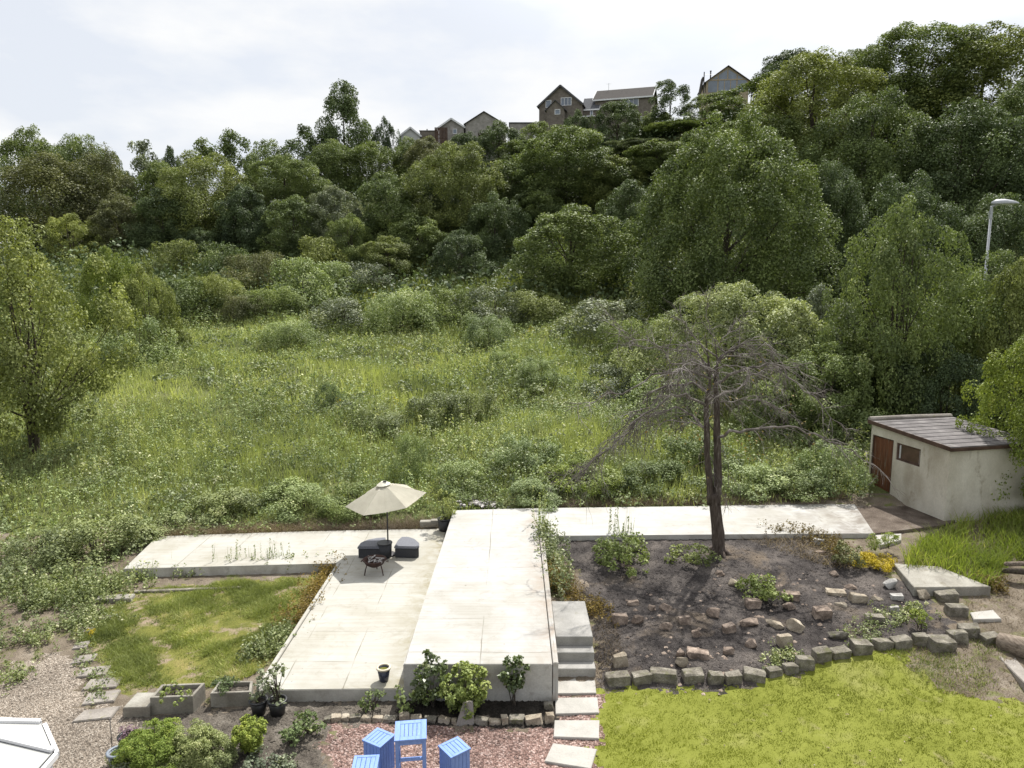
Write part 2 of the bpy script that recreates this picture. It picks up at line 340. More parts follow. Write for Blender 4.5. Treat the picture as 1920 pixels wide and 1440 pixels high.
MT['f_grass'] = foliage('meadow_blades', (0.216, 0.262, 0.101), (0.440, 0.485, 0.206), (0.620, 0.620, 0.470), rough=0.65, spec=0.15, trans=0.3, patch=0.25)
MT['f_lawn'] = foliage('lawn_blades', (0.138, 0.167, 0.017), (0.226, 0.258, 0.031), (0.369, 0.348, 0.091), rough=0.65, spec=0.15, trans=0.25, patch=0.28, tone=0)
MT['f_weed'] = foliage('weed_leaves', (0.140, 0.190, 0.076), (0.304, 0.371, 0.162), (0.593, 0.620, 0.381), spec=0.3, patch=0.2)
MT['f_rough'] = foliage('rough_blades', (0.124, 0.156, 0.047), (0.313, 0.357, 0.117), (0.620, 0.546, 0.339), rough=0.65, spec=0.15, trans=0.3, patch=0.25, tone=0)
MT['f_long'] = foliage('long_blades', (0.121, 0.169, 0.032), (0.230, 0.285, 0.059), (0.351, 0.339, 0.119), rough=0.55, spec=0.25, trans=0.4, patch=0.2, tone=0)
MT['f_dry'] = foliage('dry_stems', (0.13, 0.10, 0.07), (0.25, 0.205, 0.15), (0.40, 0.35, 0.27), rough=0.8, spec=0.1, trans=0.1)
MT['f_orange'] = foliage('rusty_leaves', (0.12, 0.092, 0.034), (0.235, 0.175, 0.062), (0.25, 0.24, 0.09), rough=0.6, trans=0.3)
MT['f_sedum'] = foliage('yellow_stonecrop', (0.27, 0.22, 0.015), (0.52, 0.41, 0.02), (0.60, 0.50, 0.06), rough=0.6, trans=0.2)
MT['f_petal'] = foliage('white_petals', (0.5, 0.5, 0.42), (0.7, 0.7, 0.64), rough=0.6, trans=0.3, tone=0)
MT['f_pink'] = foliage('pink_petals', (0.16, 0.10, 0.15), (0.33, 0.22, 0.31), rough=0.6, trans=0.3, tone=0)
MT['f_heath'] = foliage('heath_leaves', (0.096, 0.150, 0.030), (0.202, 0.272, 0.056), (0.351, 0.386, 0.109))
MT['f_laurel'] = foliage('laurel_leaves', (0.050, 0.078, 0.022), (0.125, 0.165, 0.052), (0.30, 0.33, 0.17), rough=0.4, spec=0.45)
MT['f_fresh'] = foliage('fresh_leaves', (0.103, 0.145, 0.038), (0.220, 0.275, 0.082), (0.399, 0.428, 0.204), spec=0.4)
# made things
MT['render'] = M('stained_render', [(0.3, (0.356, 0.319, 0.251)), (0.5, (0.486, 0.451, 0.376)), (0.7, (0.583, 0.550, 0.473))], 1.1, 8, 0.95, 0.15, fine=(30, 0.10), bmp=(28, 0.35), dirt=(1.9, (0.270, 0.231, 0.171), 0.58, 0.74), aniso=(1, 1, 0.55))
MT['felt'] = M('grey_roof_felt', [(0.3, (0.072, 0.066, 0.065)), (0.55, (0.128, 0.117, 0.115)), (0.75, (0.196, 0.183, 0.178))], 2.5, 7, 0.85, 0.3, fine=(30, 0.2), bmp=(20, 0.4), dirt=(4, (0.060, 0.064, 0.034), 0.60, 0.70))
MT['rustwood'] = M('red_brown_timber', [(0.3, (0.075, 0.025, 0.011)), (0.7, (0.150, 0.061, 0.028))], 3, 6, 0.7, 0.3, aniso=(6, 6, 0.6), bmp=(10, 0.4), dirt=(2.2, (0.150, 0.119, 0.085), 0.55, 0.7))
MT['brownwood'] = M('dark_fascia', [(0.3, (0.045, 0.026, 0.018)), (0.7, (0.10, 0.062, 0.045))], 3, 6, 0.8, 0.3)
MT['glass'] = plain('dull_glass', (0.045, 0.045, 0.05), 0.12, 0.6, var=0.4, scale=3)
MT['board'] = plain('brown_window_board', (0.085, 0.050, 0.038), 0.3, 0.5, var=0.4, scale=3)
MT['winglass'] = plain('window_glass', (0.12, 0.15, 0.19), 0.08, 0.8, var=0.3, scale=0.6)
MT['whiteframe'] = plain('white_frame', (0.66, 0.66, 0.67), 0.4, 0.4, var=0.06, scale=2)
MT['poly'] = plain('polycarbonate', (0.36, 0.36, 0.345), 0.5, 0.3, var=0.05, scale=2)
MT['gasket'] = plain('dark_gasket', (0.08, 0.08, 0.085), 0.6, 0.3)
MT['canvas'] = M('cream_canvas', [(0.3, (0.552, 0.525, 0.440)), (0.7, (0.627, 0.601, 0.511))], 3, 6, 0.9, 0.15, fine=(60, 0.06), bmp=(4, 0.15, 0.03))
MT['darkmetal'] = plain('dark_metal', (0.045, 0.042, 0.045), 0.5, 0.5, metal=0.4)
MT['rattan'] = M('charcoal_rattan', [(0.35, (0.018, 0.019, 0.022)), (0.65, (0.045, 0.047, 0.054))], 60, 3, 0.65, 0.4, aniso=(1, 1, 3), bmp=(70, 0.8, 0.01))
MT['rattan_top'] = M('slate_seat_lid', [(0.35, (0.10, 0.105, 0.125)), (0.65, (0.16, 0.165, 0.19))], 40, 4, 0.6, 0.4, bmp=(60, 0.5, 0.008))
MT['rust'] = M('rusty_iron', [(0.3, (0.023, 0.013, 0.012)), (0.55, (0.055, 0.030, 0.024)), (0.75, (0.091, 0.056, 0.043))], 6, 7, 0.85, 0.3, bmp=(25, 0.4), fine=(30, 0.25))
MT['ash'] = M('pale_ash', [(0.3, (0.16, 0.15, 0.14)), (0.5, (0.36, 0.34, 0.32)), (0.7, (0.55, 0.53, 0.51))], 9, 8, 0.95, 0.1, fine=(40, 0.4), bmp=(30, 1.0, 0.03))
MT['bluepaint'] = M('blue_painted_timber', [(0.3, (0.150, 0.245, 0.52)), (0.7, (0.195, 0.305, 0.60))], 4, 6, 0.6, 0.35, aniso=(6, 1, 1), bmp=(14, 0.2), fine=(20, 0.10), dirt=(9, (0.26, 0.37, 0.62), 0.60, 0.72))
MT['bluegap'] = plain('blue_gap', (0.05, 0.11, 0.32), 0.8, 0.2)
MT['blackpot'] = plain('black_plastic', (0.022, 0.022, 0.024), 0.4, 0.45)
MT['greypot'] = plain('grey_plastic', (0.20, 0.23, 0.27), 0.45, 0.4)
MT['bluepot'] = plain('navy_glaze', (0.020, 0.024, 0.045), 0.25, 0.6)
MT['creamrim'] = plain('cream_glaze', (0.55, 0.49, 0.37), 0.5, 0.4)
MT['housebrown'] = M('brown_brick', [(0.3, (0.129, 0.111, 0.094)), (0.7, (0.209, 0.184, 0.156))], 2, 6, 0.95, 0.15, fine=(12, 0.2), bmp=(12, 0.3, 0.02))
MT['housegrey'] = M('buff_stone_wall', [(0.3, (0.227, 0.215, 0.193)), (0.7, (0.362, 0.339, 0.311))], 2, 6, 0.95, 0.15, fine=(12, 0.2), bmp=(12, 0.3, 0.02))
MT['housewhite'] = M('white_render', [(0.3, (0.42, 0.42, 0.41)), (0.7, (0.52, 0.52, 0.51))], 1, 6, 0.9, 0.2)
MT['rooftile'] = M('dark_roof_tile', [(0.3, (0.048, 0.044, 0.040)), (0.7, (0.079, 0.072, 0.068))], 3, 6, 0.95, 0.1, fine=(15, 0.2), aniso=(1, 1, 6))
MT['slate'] = M('blue_slate', [(0.3, (0.074, 0.077, 0.083)), (0.7, (0.116, 0.119, 0.128))], 3, 6, 0.9, 0.12, fine=(15, 0.15))
MT['timberlight'] = plain('oak_frame', (0.33, 0.27, 0.19), 0.7, 0.3)
MT['lampgrey'] = plain('galvanised_steel', (0.36, 0.37, 0.39), 0.45, 0.5, metal=0.3)
MT['lens'] = plain('lamp_lens', (0.62, 0.63, 0.64), 0.2, 0.6)
MT['log'] = M('weathered_log', [(0.3, (0.13, 0.10, 0.075)), (0.7, (0.36, 0.30, 0.24))], 4, 7, 0.95, 0.15, aniso=(6, 1, 6), bmp=(18, 0.8, 0.03))

# ------------------------------------------------------------------ land: one fine sheet near, coarse far, split into zones
def inpoly(px, py, poly):
    ins = np.zeros(px.shape, bool); n = len(poly)
    for i in range(n):
        x0, y0 = poly[i]; x1, y1 = poly[(i+1) % n]
        c = ((y0 > py) != (y1 > py)) & (px < (x1-x0)*(py-y0)/((y1-y0) if y1 != y0 else 1e-9)+x0)
        ins ^= c
    return ins
P = lambda pts, z=0.0: [G(u, v, z) for u, v in pts]
Z_lawn = P([(1118, 1440), (1126, 1330), (1128, 1296), (1165, 1288), (1390, 1290), (1480, 1266), (1560, 1246), (1625, 1226), (1690, 1232), (1725, 1268), (1790, 1296), (1860, 1308)], 0.03)+[(10.6, 12.9), (14, 10.5), (14, 5), (1.25, 5)]
Z_rough = P([(228, 1108), (420, 1094), (560, 1082), (612, 1075), (580, 1130), (540, 1190), (500, 1250), (470, 1268), (400, 1290), (300, 1292), (235, 1302), (205, 1262), (170, 1232), (150, 1200), (160, 1165), (215, 1135)])
Z_gravel = P([(-300, 1290), (0, 1262), (60, 1238), (130, 1222), (150, 1240), (158, 1290), (160, 1325), (245, 1338), (285, 1346), (260, 1375), (230, 1440)])+[(-5.5, 8), (-5.5, 4), (-16, 4), (-16, 13)]
Z_red = P([(612, 1356), (760, 1358), (900, 1364), (1036, 1366), (1040, 1310), (1118, 1292), (1130, 1330), (1118, 1440)])+[(1.25, 8), (1.25, 4), (-3.1, 4), (-2.95, 10.5)]
Z_bed = P([(228, 1336), (300, 1342), (470, 1322), (540, 1312), (755, 1308), (770, 1352), (612, 1354), (598, 1440)])+[(-3.1, 9), (-3.1, 4), (-5.6, 4), (-5.6, 8.5)]+P([(225, 1445), (255, 1378)])
Z_dark = [(-2.2, 13.2), (0.86, 13.2), (0.86, 12.2), (-2.35, 12.35)]
Z_rock = P([(1128, 1285), (1390, 1285), (1560, 1235), (1650, 1210), (1720, 1205), (1790, 1205)], 0.1)+[(10.3, 15.6), (10.6, 17.0), (10.0, 18.5), (9.0, 20.5), (1.0, 20.4), (1.9, 18.0), (1.9, 16.0)]
Z_turfr = P([(1640, 1215), (1760, 1290), (1860, 1306), (1940, 1320), (2100, 1250), (1880, 1205), (1760, 1212)], 0.1)
zones = [('dark_soil', Z_dark, 'darksoil'), ('lawn', Z_lawn, 'lawnsoil'), ('rough_lawn', Z_rough, 'roughturf'), ('red_gravel', Z_red, 'redgravel'), ('gravel', Z_gravel, 'gravel'), ('flower_bed_soil', Z_bed, 'bedsoil'), ('rockery_soil', Z_rock, 'rocksoil')]
rng = np.random.default_rng(7)
xs = np.arange(-18, 18.01, 0.1); ys = np.arange(4, 24.01, 0.1)
XX, YY = np.meshgrid(xs, ys)
jit = 0.035
JX = XX+rng.uniform(-jit, jit, XX.shape)*((XX > -17.9) & (XX < 17.9)); JY = YY+rng.uniform(-jit, jit, YY.shape)*((YY > 4.05) & (YY < 23.9))
ZZ = zt(JX, JY)
rough_z = rng.normal(0, 0.008, ZZ.shape)*((YY < 23.8))
nx = len(xs); ny = len(ys)
idx = np.arange(nx*ny).reshape(ny, nx)
quads = np.stack([idx[:-1, :-1], idx[:-1, 1:], idx[1:, 1:], idx[1:, :-1]], -1).reshape(-1, 4)
VV = np.stack([JX, JY, ZZ+rough_z], -1).reshape(-1, 3)
cx = VV[quads, 0].mean(1); cy = VV[quads, 1].mean(1)
wx = cx+0.13*np.sin(cy*7.1+1.7*np.sin(cx*5.3))+rng.normal(0, 0.05, cx.shape); wy = cy+0.13*np.sin(cx*6.3+1.9*np.sin(cy*4.7))+rng.normal(0, 0.05, cx.shape)
zone_id = np.full(len(quads), -1)
for i, (n, poly, mt) in enumerate(zones):
    if n == 'dark_soil': hit = inpoly(cx, cy, poly)
    else: hit = inpoly(wx, wy, poly)
    zone_id[(zone_id < 0) & hit] = i
dirtside = (zone_id < 0) & ((cy < 22.3+0.4*np.sin(cx*1.3)) | ((cx > 6.5) & (cx < 16)))
def submesh(name, q, V):
    u, inv = np.unique(q, return_inverse=True)
    return np_mesh(name, V[u], inv.reshape(q.shape))
for i, (n, poly, mt) in enumerate(zones):
    q = quads[zone_id == i]
    if len(q):
        me = submesh(n, q, VV); me.polygons.foreach_set('use_smooth', [True]*len(me.polygons))
        tag(link(n, me, MT[mt]), kind='structure')
me = submesh('bare_earth', quads[dirtside], VV); me.polygons.foreach_set('use_smooth', [True]*len(me.polygons)); tag(link('bare_earth', me, MT['dirt']), kind='structure')
farq = []; farv = []; off = 0
def block(xs, ys):
    global off
    X, Y = np.meshgrid(xs, ys); Z = zt(X, Y); i = np.arange(X.size).reshape(X.shape)+off
    farv.append(np.stack([X, Y, Z], -1).reshape(-1, 3)); farq.append(np.stack([i[:-1, :-1], i[:-1, 1:], i[1:, 1:], i[1:, :-1]], -1).reshape(-1, 4)); off += X.size
side = np.concatenate([np.arange(18, 60, 1.0), np.arange(60, 140, 3.0), [160, 200, 300, 500, 900]])
fx = np.concatenate([-side[::-1], np.arange(-17.5, 17.6, 0.5), side])
fy = np.concatenate([np.arange(24, 60, 0.5), np.arange(60, 140, 1.0), [145, 160, 200, 300, 500, 900, 1500]])
block(fx, fy); block(-side[::-1], np.arange(4, 24.1, 1.0)); block(side, np.arange(4, 24.1, 1.0)); block(fx, np.array([-200, -60, -20, -5, 0, 2, 4]))
nearq = quads[(zone_id < 0) & ~dirtside]; u, inv = np.unique(nearq, return_inverse=True)
farv.append(VV[u]); farq.append(inv.reshape(nearq.shape)+off)
me = np_mesh('ground', np.concatenate(farv), np.concatenate(farq)); me.polygons.foreach_set('use_smooth', [True]*len(me.polygons))
tag(link('ground', me, MT['ground']), kind='structure')

# ------------------------------------------------------------------ concrete terraces, path, steps
def slab(name, poly, z0, z1_, mat, bev=0.012):
    bm = bmesh.new(); prism(bm, poly, z0, z1_, bev); o = tag(bm_obj(name, bm, mat), kind='structure')
    o.data.materials.append(MT['slab_side'])
    for p in o.data.polygons:
        if abs(p.normal.z) < 0.3: p.material_index = 1
    return o
slab('patio', [(-5.02, 13.02), (-2.165, 13.08), (-2.165, 22.35), (-7.0, 22.05), (-11.35, 21.62), (-11.02, 19.02), (-4.94, 19.45)], -0.25, 0.27, MT['slab_low'])
slab('raised_patio', [(-2.16, 13.06), (0.80, 13.06), (0.80, 20.2), (0.80, 22.86), (-1.95, 22.62)], -0.25, 0.80, MT['slab_high'])
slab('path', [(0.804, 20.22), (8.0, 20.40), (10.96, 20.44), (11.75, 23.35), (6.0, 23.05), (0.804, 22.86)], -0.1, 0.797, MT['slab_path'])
bm = bmesh.new(); prism(bm, [(0.815, 13.045), (0.92, 13.045), (0.95, 20.0), (0.822, 20.0)], -0.2, 0.84, 0.01)
tag(bm_obj('kerb', bm, MT['slab_high']), kind='structure')
bm = bmesh.new(); prism(bm, [(-5.12, 13.1), (-5.035, 13.03), (-4.955, 19.40), (-5.05, 19.40)], -0.2, 0.30, 0.01)
tag(bm_obj('kerb', bm, MT['slab_low']), kind='structure')
bm = bmesh.new(); prism(bm, [(-10.2, 18.0), (-7.4, 18.27), (-7.42, 18.40), (-10.25, 18.14)], -0.2, 0.05, 0.015)
tag(bm_obj('kerb', bm, MT['stone']), kind='structure')
bm = bmesh.new(); prism(bm, [(-10.9, 17.4), (-10.0, 17.5), (-10.05, 17.8), (-10.95, 17.7)], -0.2, 0.10, 0.015)
tag(bm_obj('kerb', bm, MT['rough_conc']), kind='structure')

steps = thing('garden_steps', 'concrete flight of three risers with a long top landing beside the raised patio', 'steps', (1.36, 14.5, 0))
for k, (y0, y1, zz) in enumerate([(14.42, 16.15, 0.665), (14.13, 14.416, 0.455), (13.84, 14.126, 0.25)]):
    bm = bmesh.new(); box(bm, (0.0, (y0+y1)/2-14.5, zz/2-0.1), (0.81-0.0*k, y1-y0, zz+0.2), bev=0.012)
    bm_obj('step', bm, MT['step'], steps)
for k, (q, lab) in enumerate([([(1041, 1272), (1115, 1271), (1118, 1299), (1040, 1300)], 'grey paving flag lying right at the foot of the concrete steps'),
          ([(1041, 1308), (1120, 1307), (1123, 1336), (1042, 1338)], 'grey paving flag second from the foot of the concrete steps'),
          ([(1040, 1350), (1124, 1350), (1123, 1384), (1038, 1381)], 'grey paving flag third from the steps, square to the lawn edge'),
          ([(1037, 1393), (1119, 1404), (1108, 1441), (1021, 1427)], 'skewed grey paving flag at the bottom of the stepping path, farthest from the steps')]):
    poly = [G(u, v, 0.045) for u, v in q][::-1]; c = np.mean(poly, 0)
    bm = bmesh.new(); prism(bm, [(p[0]-c[0], p[1]-c[1]) for p in poly], -0.06, 0.045, 0.008)
    o = bm_obj('paving_flag', bm, MT['flag']); o.location = (c[0], c[1], 0); tag(o, lab, 'paving stone', 'paving flags below the steps')

# ------------------------------------------------------------------ stones
def rock_mesh(seed, sx, sy, sz, rough=0.10, blocky=True):
    r = random.Random(seed); bm = bmesh.new(); pts = []
    if blocky:
        for x in (-.5, .5):
            for y in (-.5, .5):
                for z in (-.5, .5): pts.append(Vector((x*r.uniform(0.82, 1.04), y*r.uniform(0.80, 1.04), z*r.uniform(0.80, 1.05))))
        for _ in range(5):
            v = Vector((r.uniform(-.5, .5), r.uniform(-.5, .5), r.uniform(-.5, .5))); k = r.randrange(3); v[k] = r.choice((-.53, .53)); pts.append(v)
    else:
        for _ in range(15):
            v = Vector((r.gauss(0, 1), r.gauss(0, 1), r.gauss(0, 1))).normalized()
            m = max(abs(v.x), abs(v.y), abs(v.z)); v = v*(0.45/m*0.55+0.5*0.45); pts.append(v*r.uniform(0.85, 1.15))
    vs = [bm.verts.new(p) for p in pts]
    h = bmesh.ops.convex_hull(bm, input=vs); 
    bmesh.ops.delete(bm, geom=[v for v in bm.verts if not v.link_faces], context='VERTS')
    bmesh.ops.bevel(bm, geom=bm.edges[:], offset=0.022, segments=1, affect='EDGES')
    bmesh.ops.triangulate(bm, faces=[f for f in bm.faces if len(f.verts) > 4])
    bmesh.ops.subdivide_edges(bm, edges=[e for e in bm.edges if e.calc_length() > 0.25], cuts=2)
    o = Vector((seed*3.7 % 50, seed*1.3 % 50, 0))
    for v in bm.verts:
        n = mnoise.noise_vector(v.co*3.5+o)+0.6*mnoise.noise_vector(v.co*9+o)
        v.co += n*0.035
        v.co = Vector((v.co.x*sx*1.06, v.co.y*sy*1.06, (v.co.z+0.5)*sz*1.05-0.04))
    me = bpy.data.meshes.new('stone'); bmesh.ops.recalc_face_normals(bm, faces=bm.faces); bm.to_mesh(me); bm.free(); return me
def put_stone(i, b, label, group, mat, name='stone', blocky=True, dz=0.0):
    u0, u1, v0, v1 = b; u = (u0+u1)/2
    p = GT(u, v1); d = math.sqrt(p.x**2+p.y**2+(ZC-p.z)**2); ppm = FPX/d*1.0
    w = (u1-u0)/ppm/1.26*(1.0 if blocky else 1.06); dep = min(max(0.6*w, 0.13), 0.34)
    sl = (ZC-p.z)/d
    h = ((v1-v0)/ppm-dep*sl*0.9)/math.sqrt(1-sl*sl); h = min(max(h*(0.68 if blocky else 0.85), 0.08), 0.26)
    me = rock_mesh(i, w, dep, h+0.05, 0.10 if blocky else 0.16, blocky)
    o = link(name, me, mat); r = random.Random(i)
    o.location = (p.x, p.y+dep*0.45, z1(p.x, p.y+dep*0.4)-0.02+dz); o.rotation_euler = (r.uniform(-.12, .12), r.uniform(-.14, .14), r.uniform(-.22, .22)) if blocky else (r.uniform(-.3, .3), r.uniform(-.3, .3), r.uniform(-.7, .7))
    return tag(o, label, 'stone', group)
ORD = ['first', 'second', 'third', 'fourth', 'fifth', 'sixth', 'seventh', 'eighth', 'ninth', 'tenth', 'eleventh', 'twelfth', 'thirteenth', 'fourteenth', 'fifteenth', 'sixteenth', 'seventeenth', 'eighteenth', 'nineteenth', 'twentieth', 'twenty-first']
border = [(1136, 1183, 1258, 1287), (1186, 1225, 1256, 1284), (1219, 1274, 1252, 1281), (1281, 1324, 1252, 1281), (1327, 1357, 1255, 1283), (1361, 1393, 1257, 1283), (1396, 1437, 1252, 1279), (1438, 1469, 1250, 1270), (1469, 1498, 1242, 1263), (1495, 1528, 1228, 1257), (1526, 1560, 1211, 1241), (1560, 1597, 1211, 1236), (1598, 1637, 1188, 1229), (1640, 1675, 1196, 1219), (1677, 1712, 1192, 1218), (1716, 1741, 1185, 1212), (1746, 1792, 1190, 1223), (1785, 1817, 1181, 1208), (1806, 1840, 1162, 1197), (1846, 1877, 1186, 1208)]
bext = {0: 'mossy squared', 2: 'longest, broad', 7: 'low half-buried', 9: 'upright rough', 12: 'tall leaning', 16: 'large flat-topped', 19: 'small squared dark'}
for i, b in enumerate(border):
    put_stone(100+i, b, '%s sandstone block, %s from the steps in the row edging the lawn' % (bext.get(i, 'weathered'), ORD[i]), 'stones edging the lawn', MT['stone'])
rock4 = [((575, 655, 400, 445), 'small dark stone beside the dry grass at the left of the ashy bed', 0), ((698, 760, 435, 478), 'small pinkish stone left of a squarer one in the ashy bed', 0), ((770, 860, 420, 480), 'square pinkish stone with a small one at its left in the ashy bed', 0),
 ((480, 582, 475, 562), 'big dark stone touching the dry grass above the lone block', 0), ((595, 700, 495, 566), 'flat brown stone right of the big dark one by the dry grass', 0), ((770, 860, 535, 596), 'dark squared stone left of the trunk shadow tip', 0), ((895, 975, 495, 562), 'rusty brown stone in the tip of the trunk shadow', 0),
 ((965, 1055, 575, 642), 'wedge shaped dark brown stone below the rusty one', 0), ((1050, 1165, 445, 522), 'large cracked grey stone on the right side of the trunk shadow', 0), ((1165, 1250, 540, 612), 'brown stone with a pale top under the large cracked grey one', 0), ((1270, 1405, 505, 582), 'long rust-ringed flat boulder in the middle of the rockery', 0), ((1435, 1547, 525, 582), 'flat salmon slab right of the long rust-ringed boulder', 2),
 ((1300, 1400, 385, 462), 'reddish stone just below the green weed clump', 0), ((1305, 1395, 645, 712), 'dark triangular stone below the long rust-ringed boulder', 0), ((1165, 1240, 690, 752), 'small squared stone alone above the seventh edging block', 0), ((945, 1090, 700, 772), 'low crumbling dark stone above the fifth edging block', 0), ((865, 940, 695, 757), 'dark stone propped behind a pale cube above the edging', 0), ((875, 975, 745, 822), 'pale cube resting on the edging row, tipped forward', 2), ((490, 590, 725, 822), 'lone pale block near the steps above the first edging block', 2),
 ((1115, 1185, 225, 262), 'thin flat stone nearest to the dead tree trunk', 0), ((1200, 1275, 265, 327), 'pointed buff stone right of the trunk shadow near the tree', 2)]
for i, (b, lab, m) in enumerate(rock4):
    bb = (1000+b[0]/3.273, 1000+b[1]/3.273, 1000+b[2]/3.273, 1000+b[3]/3.273)
    put_stone(200+i, bb, lab, 'loose stones in the rockery', [MT['stone_red'], MT['stone'], MT['stone_buff'], MT['stone_white']][m], blocky=(i % 3 == 0))
rock5 = [((225, 335, 345, 412), 'upper dark block of a pair right of the green weed clump', 0), ((225, 310, 415, 477), 'lower dark block of a pair right of the green weed clump', 0), ((415, 525, 435, 527), 'tilted black and brown stone alone in the middle right of the rockery', 0), ((235, 355, 520, 612), 'large pinkish squared stone next to the flat salmon slab', 2), ((195, 290, 605, 702), 'tall buff stone with a dark foot beneath the large pinkish one', 2),
 ((515, 650, 575, 657), 'flat brown block just inside the eleventh edging block', 1), ((740, 855, 490, 552), 'flat grey block at the left of the weedy patch', 1), ((850, 940, 275, 342), 'whitish rounded boulder below the yellow stonecrop', 3), ((640, 745, 360, 427), 'buff pink stone left below the whitish boulder', 2), ((615, 690, 305, 347), 'small dark stone left of the whitish boulder', 0),
 ((895, 970, 365, 412), 'grey flat stone right under the whitish boulder', 3), ((550, 630, 420, 452), 'half-buried pale slab left of the buff pink stone', 2), ((500, 620, 345, 382), 'long half-buried fawn slab at the bare top of the rockery', 2), ((770, 850, 385, 417), 'half-buried fawn stone between the buff pink and grey ones', 2), ((890, 945, 440, 497), 'pale flake standing at the top of the weedy patch', 3), ((510, 570, 225, 267), 'small dark cube below the rusty plants', 0),
 ((415, 485, 25, 72), 'round grey stone among rusty plants beside the path', 3), ((420, 510, 95, 132), 'thin dark slate lying below the round grey stone', 0), ((1187, 1310, 345, 422), 'squared block under the front of the big concrete slab', 1), ((1055, 1148, 345, 412), 'rough pale block at the left corner of the big concrete slab', 2), ((1245, 1360, 430, 512), 'rugged flat stone below the squared block by the big slab', 1)]
for i, (b, lab, m) in enumerate(rock5):
    bb = (1400+b[0]/3.273, 1400+b[1]/3.273, 1000+b[2]/3.273, 1000+b[3]/3.273); bb = (bb[0], bb[1], bb[2], bb[3])
    put_stone(300+i, bb, lab, 'loose stones in the rockery', [MT['stone_red'], MT['stone'], MT['stone_buff'], MT['stone_white']][m], blocky=(i % 2 == 0))
front = [(500, 540, 560, 586), (540, 597, 530, 582), (600, 645, 530, 577), (645, 708, 540, 577), (709, 769, 540, 581), (770, 829, 545, 581), (831, 910, 540, 586), (925, 985, 520, 577), (985, 1055, 535, 577), (1057, 1135, 545, 586), (1137, 1215, 545, 591), (1217, 1250, 560, 599), (1345, 1425, 545, 601), (1427, 1498, 555, 601), (1500, 1540, 530, 601), (1542, 1635, 535, 597), (1637, 1735, 530, 601), (1741, 1796, 512, 592), (1742, 1797, 460, 517), (1746, 1801, 402, 462)]
for i, b in enumerate(front):
    bb = (440+b[0]/3, 440+b[1]/3, 1160+b[2]/3, 1160+b[3]/3)
    lab = '%s buff stone from the left in the low edging above the red gravel' % ORD[i] if i < 17 else ['buff corner stone of the red gravel edging beside the flags', 'middle buff stone of the short edging beside the flags', 'top buff stone of the short edging, against the raised patio corner'][i-17]
    put_stone(400+i, bb, lab, 'stones edging the red gravel', MT['stone_buff'] if i % 3 else MT['stone'])
bm = bmesh.new(); prism(bm, [(-0.21, -0.035), (0.15, -0.035), (0.15, 0.035), (-0.21, 0.035)], -0.05, 0.43, 0.006)
for v in bm.verts:
    if v.co.z > 0.2: v.co.x = v.co.x*0.5+0.06
p = GT(874, 1358); o = bm_obj('standing_slab', bm, MT['flag_old']); o.location = (p.x, p.y, 0); o.rotation_euler = (R_(-8), 0, R_(4)); tag(o, 'thin grey slab standing upright in the red gravel edging', 'stone')
# stepping stones on the left
sl = [((188, 1157), (146, 34), 'highest pale stepping stone, beside the lawn top corner'), ((163, 1180), (112, 34), 'stepping stone beside the small yellow flowers'), ((150, 1209), (104, 48), 'half overgrown stepping stone third from the top'), ((156, 1234), (152, 56), 'stepping stone fourth from the top at the gravel edge'), ((174, 1258), (205, 72), 'long tilted stepping stone fifth from the top'), ((192, 1280), (230, 76), 'wide stepping stone with grass tufts, sixth from the top'), ((188, 1306), (225, 88), 'broad stepping stone second from the bottom'), ((180, 1338), (262, 84), 'lowest and largest stepping stone next to the concrete block')]
for i, ((u, v), (w, h), lab) in enumerate(sl):
    r = random.Random(i+50); w /= 3; h /= 3; sk = 0.22*w
    q = [(u-w/2, v+h/2), (u+w/2-sk*0.7, v+h/2-h*0.25), (u+w/2, v-h/2), (u-w/2+sk, v-h/2+h*0.25)]
    poly = [G(a+r.uniform(-2, 2), b+r.uniform(-1, 1), 0.04) for a, b in q]; c = np.mean(poly, 0)
    bm = bmesh.new(); prism(bm, [(p[0]-c[0], p[1]-c[1]) for p in poly], -0.08, 0.04, 0.012)
    o = bm_obj('stepping_stone', bm, MT['flag_old']); o.location = (c[0], c[1], 0.0); o.rotation_euler = (r.uniform(-.015, .015), r.uniform(-.015, .015), 0); tag(o, lab, 'paving stone', 'stepping stones by the rough lawn')
# big slab and flat slabs at the right
def px_slab(name, q, z, th, mat, lab, cat='slab'):
    poly = [G(u, v, z) for u, v in q][::-1]; c = np.mean(poly, 0)
    bm = bmesh.new(); prism(bm, [(p[0]-c[0], p[1]-c[1]) for p in poly], -th, 0, 0.012)
    o = bm_obj(name, bm, mat); o.location = (c[0], c[1], z); return tag(o, lab, cat)
px_slab('concrete_slab', [(1675, 1056), (1760, 1062), (1858, 1100), (1714, 1101)], 0.62, 0.55, MT['rough_conc'], 'large grey concrete slab half covered by the long grass')
px_slab('flat_stone', [(1819, 1148), (1862, 1143), (1878, 1160), (1826, 1161)], 0.36, 0.2, MT['flag'], 'pale flat stone lying in the dirt right of the rockery', 'stone')
px_slab('paving_flag', [(1868, 1228), (1900, 1228), (1950, 1290), (1925, 1284)], 0.16, 0.3, MT['flag_old'], 'worn flag on the right edge in front of the weathered log', 'paving stone')
px_slab('paving_flag', [(1640, 1003), (1690, 1000), (1690, 1012), (1650, 1022)], 0.72, 0.2, MT['flag'], 'grey flag off the path end near the shed corner', 'paving stone')
# paved apron before the shed
bm = bmesh.new(); prism(bm, [(10.965, 20.5), (13.7, 21.3), (14.4, 21.9), (13.3, 25.4), (12.6, 25.2), (11.755, 23.35)], 0.3, 0.77, 0.01); tag(bm_obj('apron', bm, MT['apron']), kind='structure')

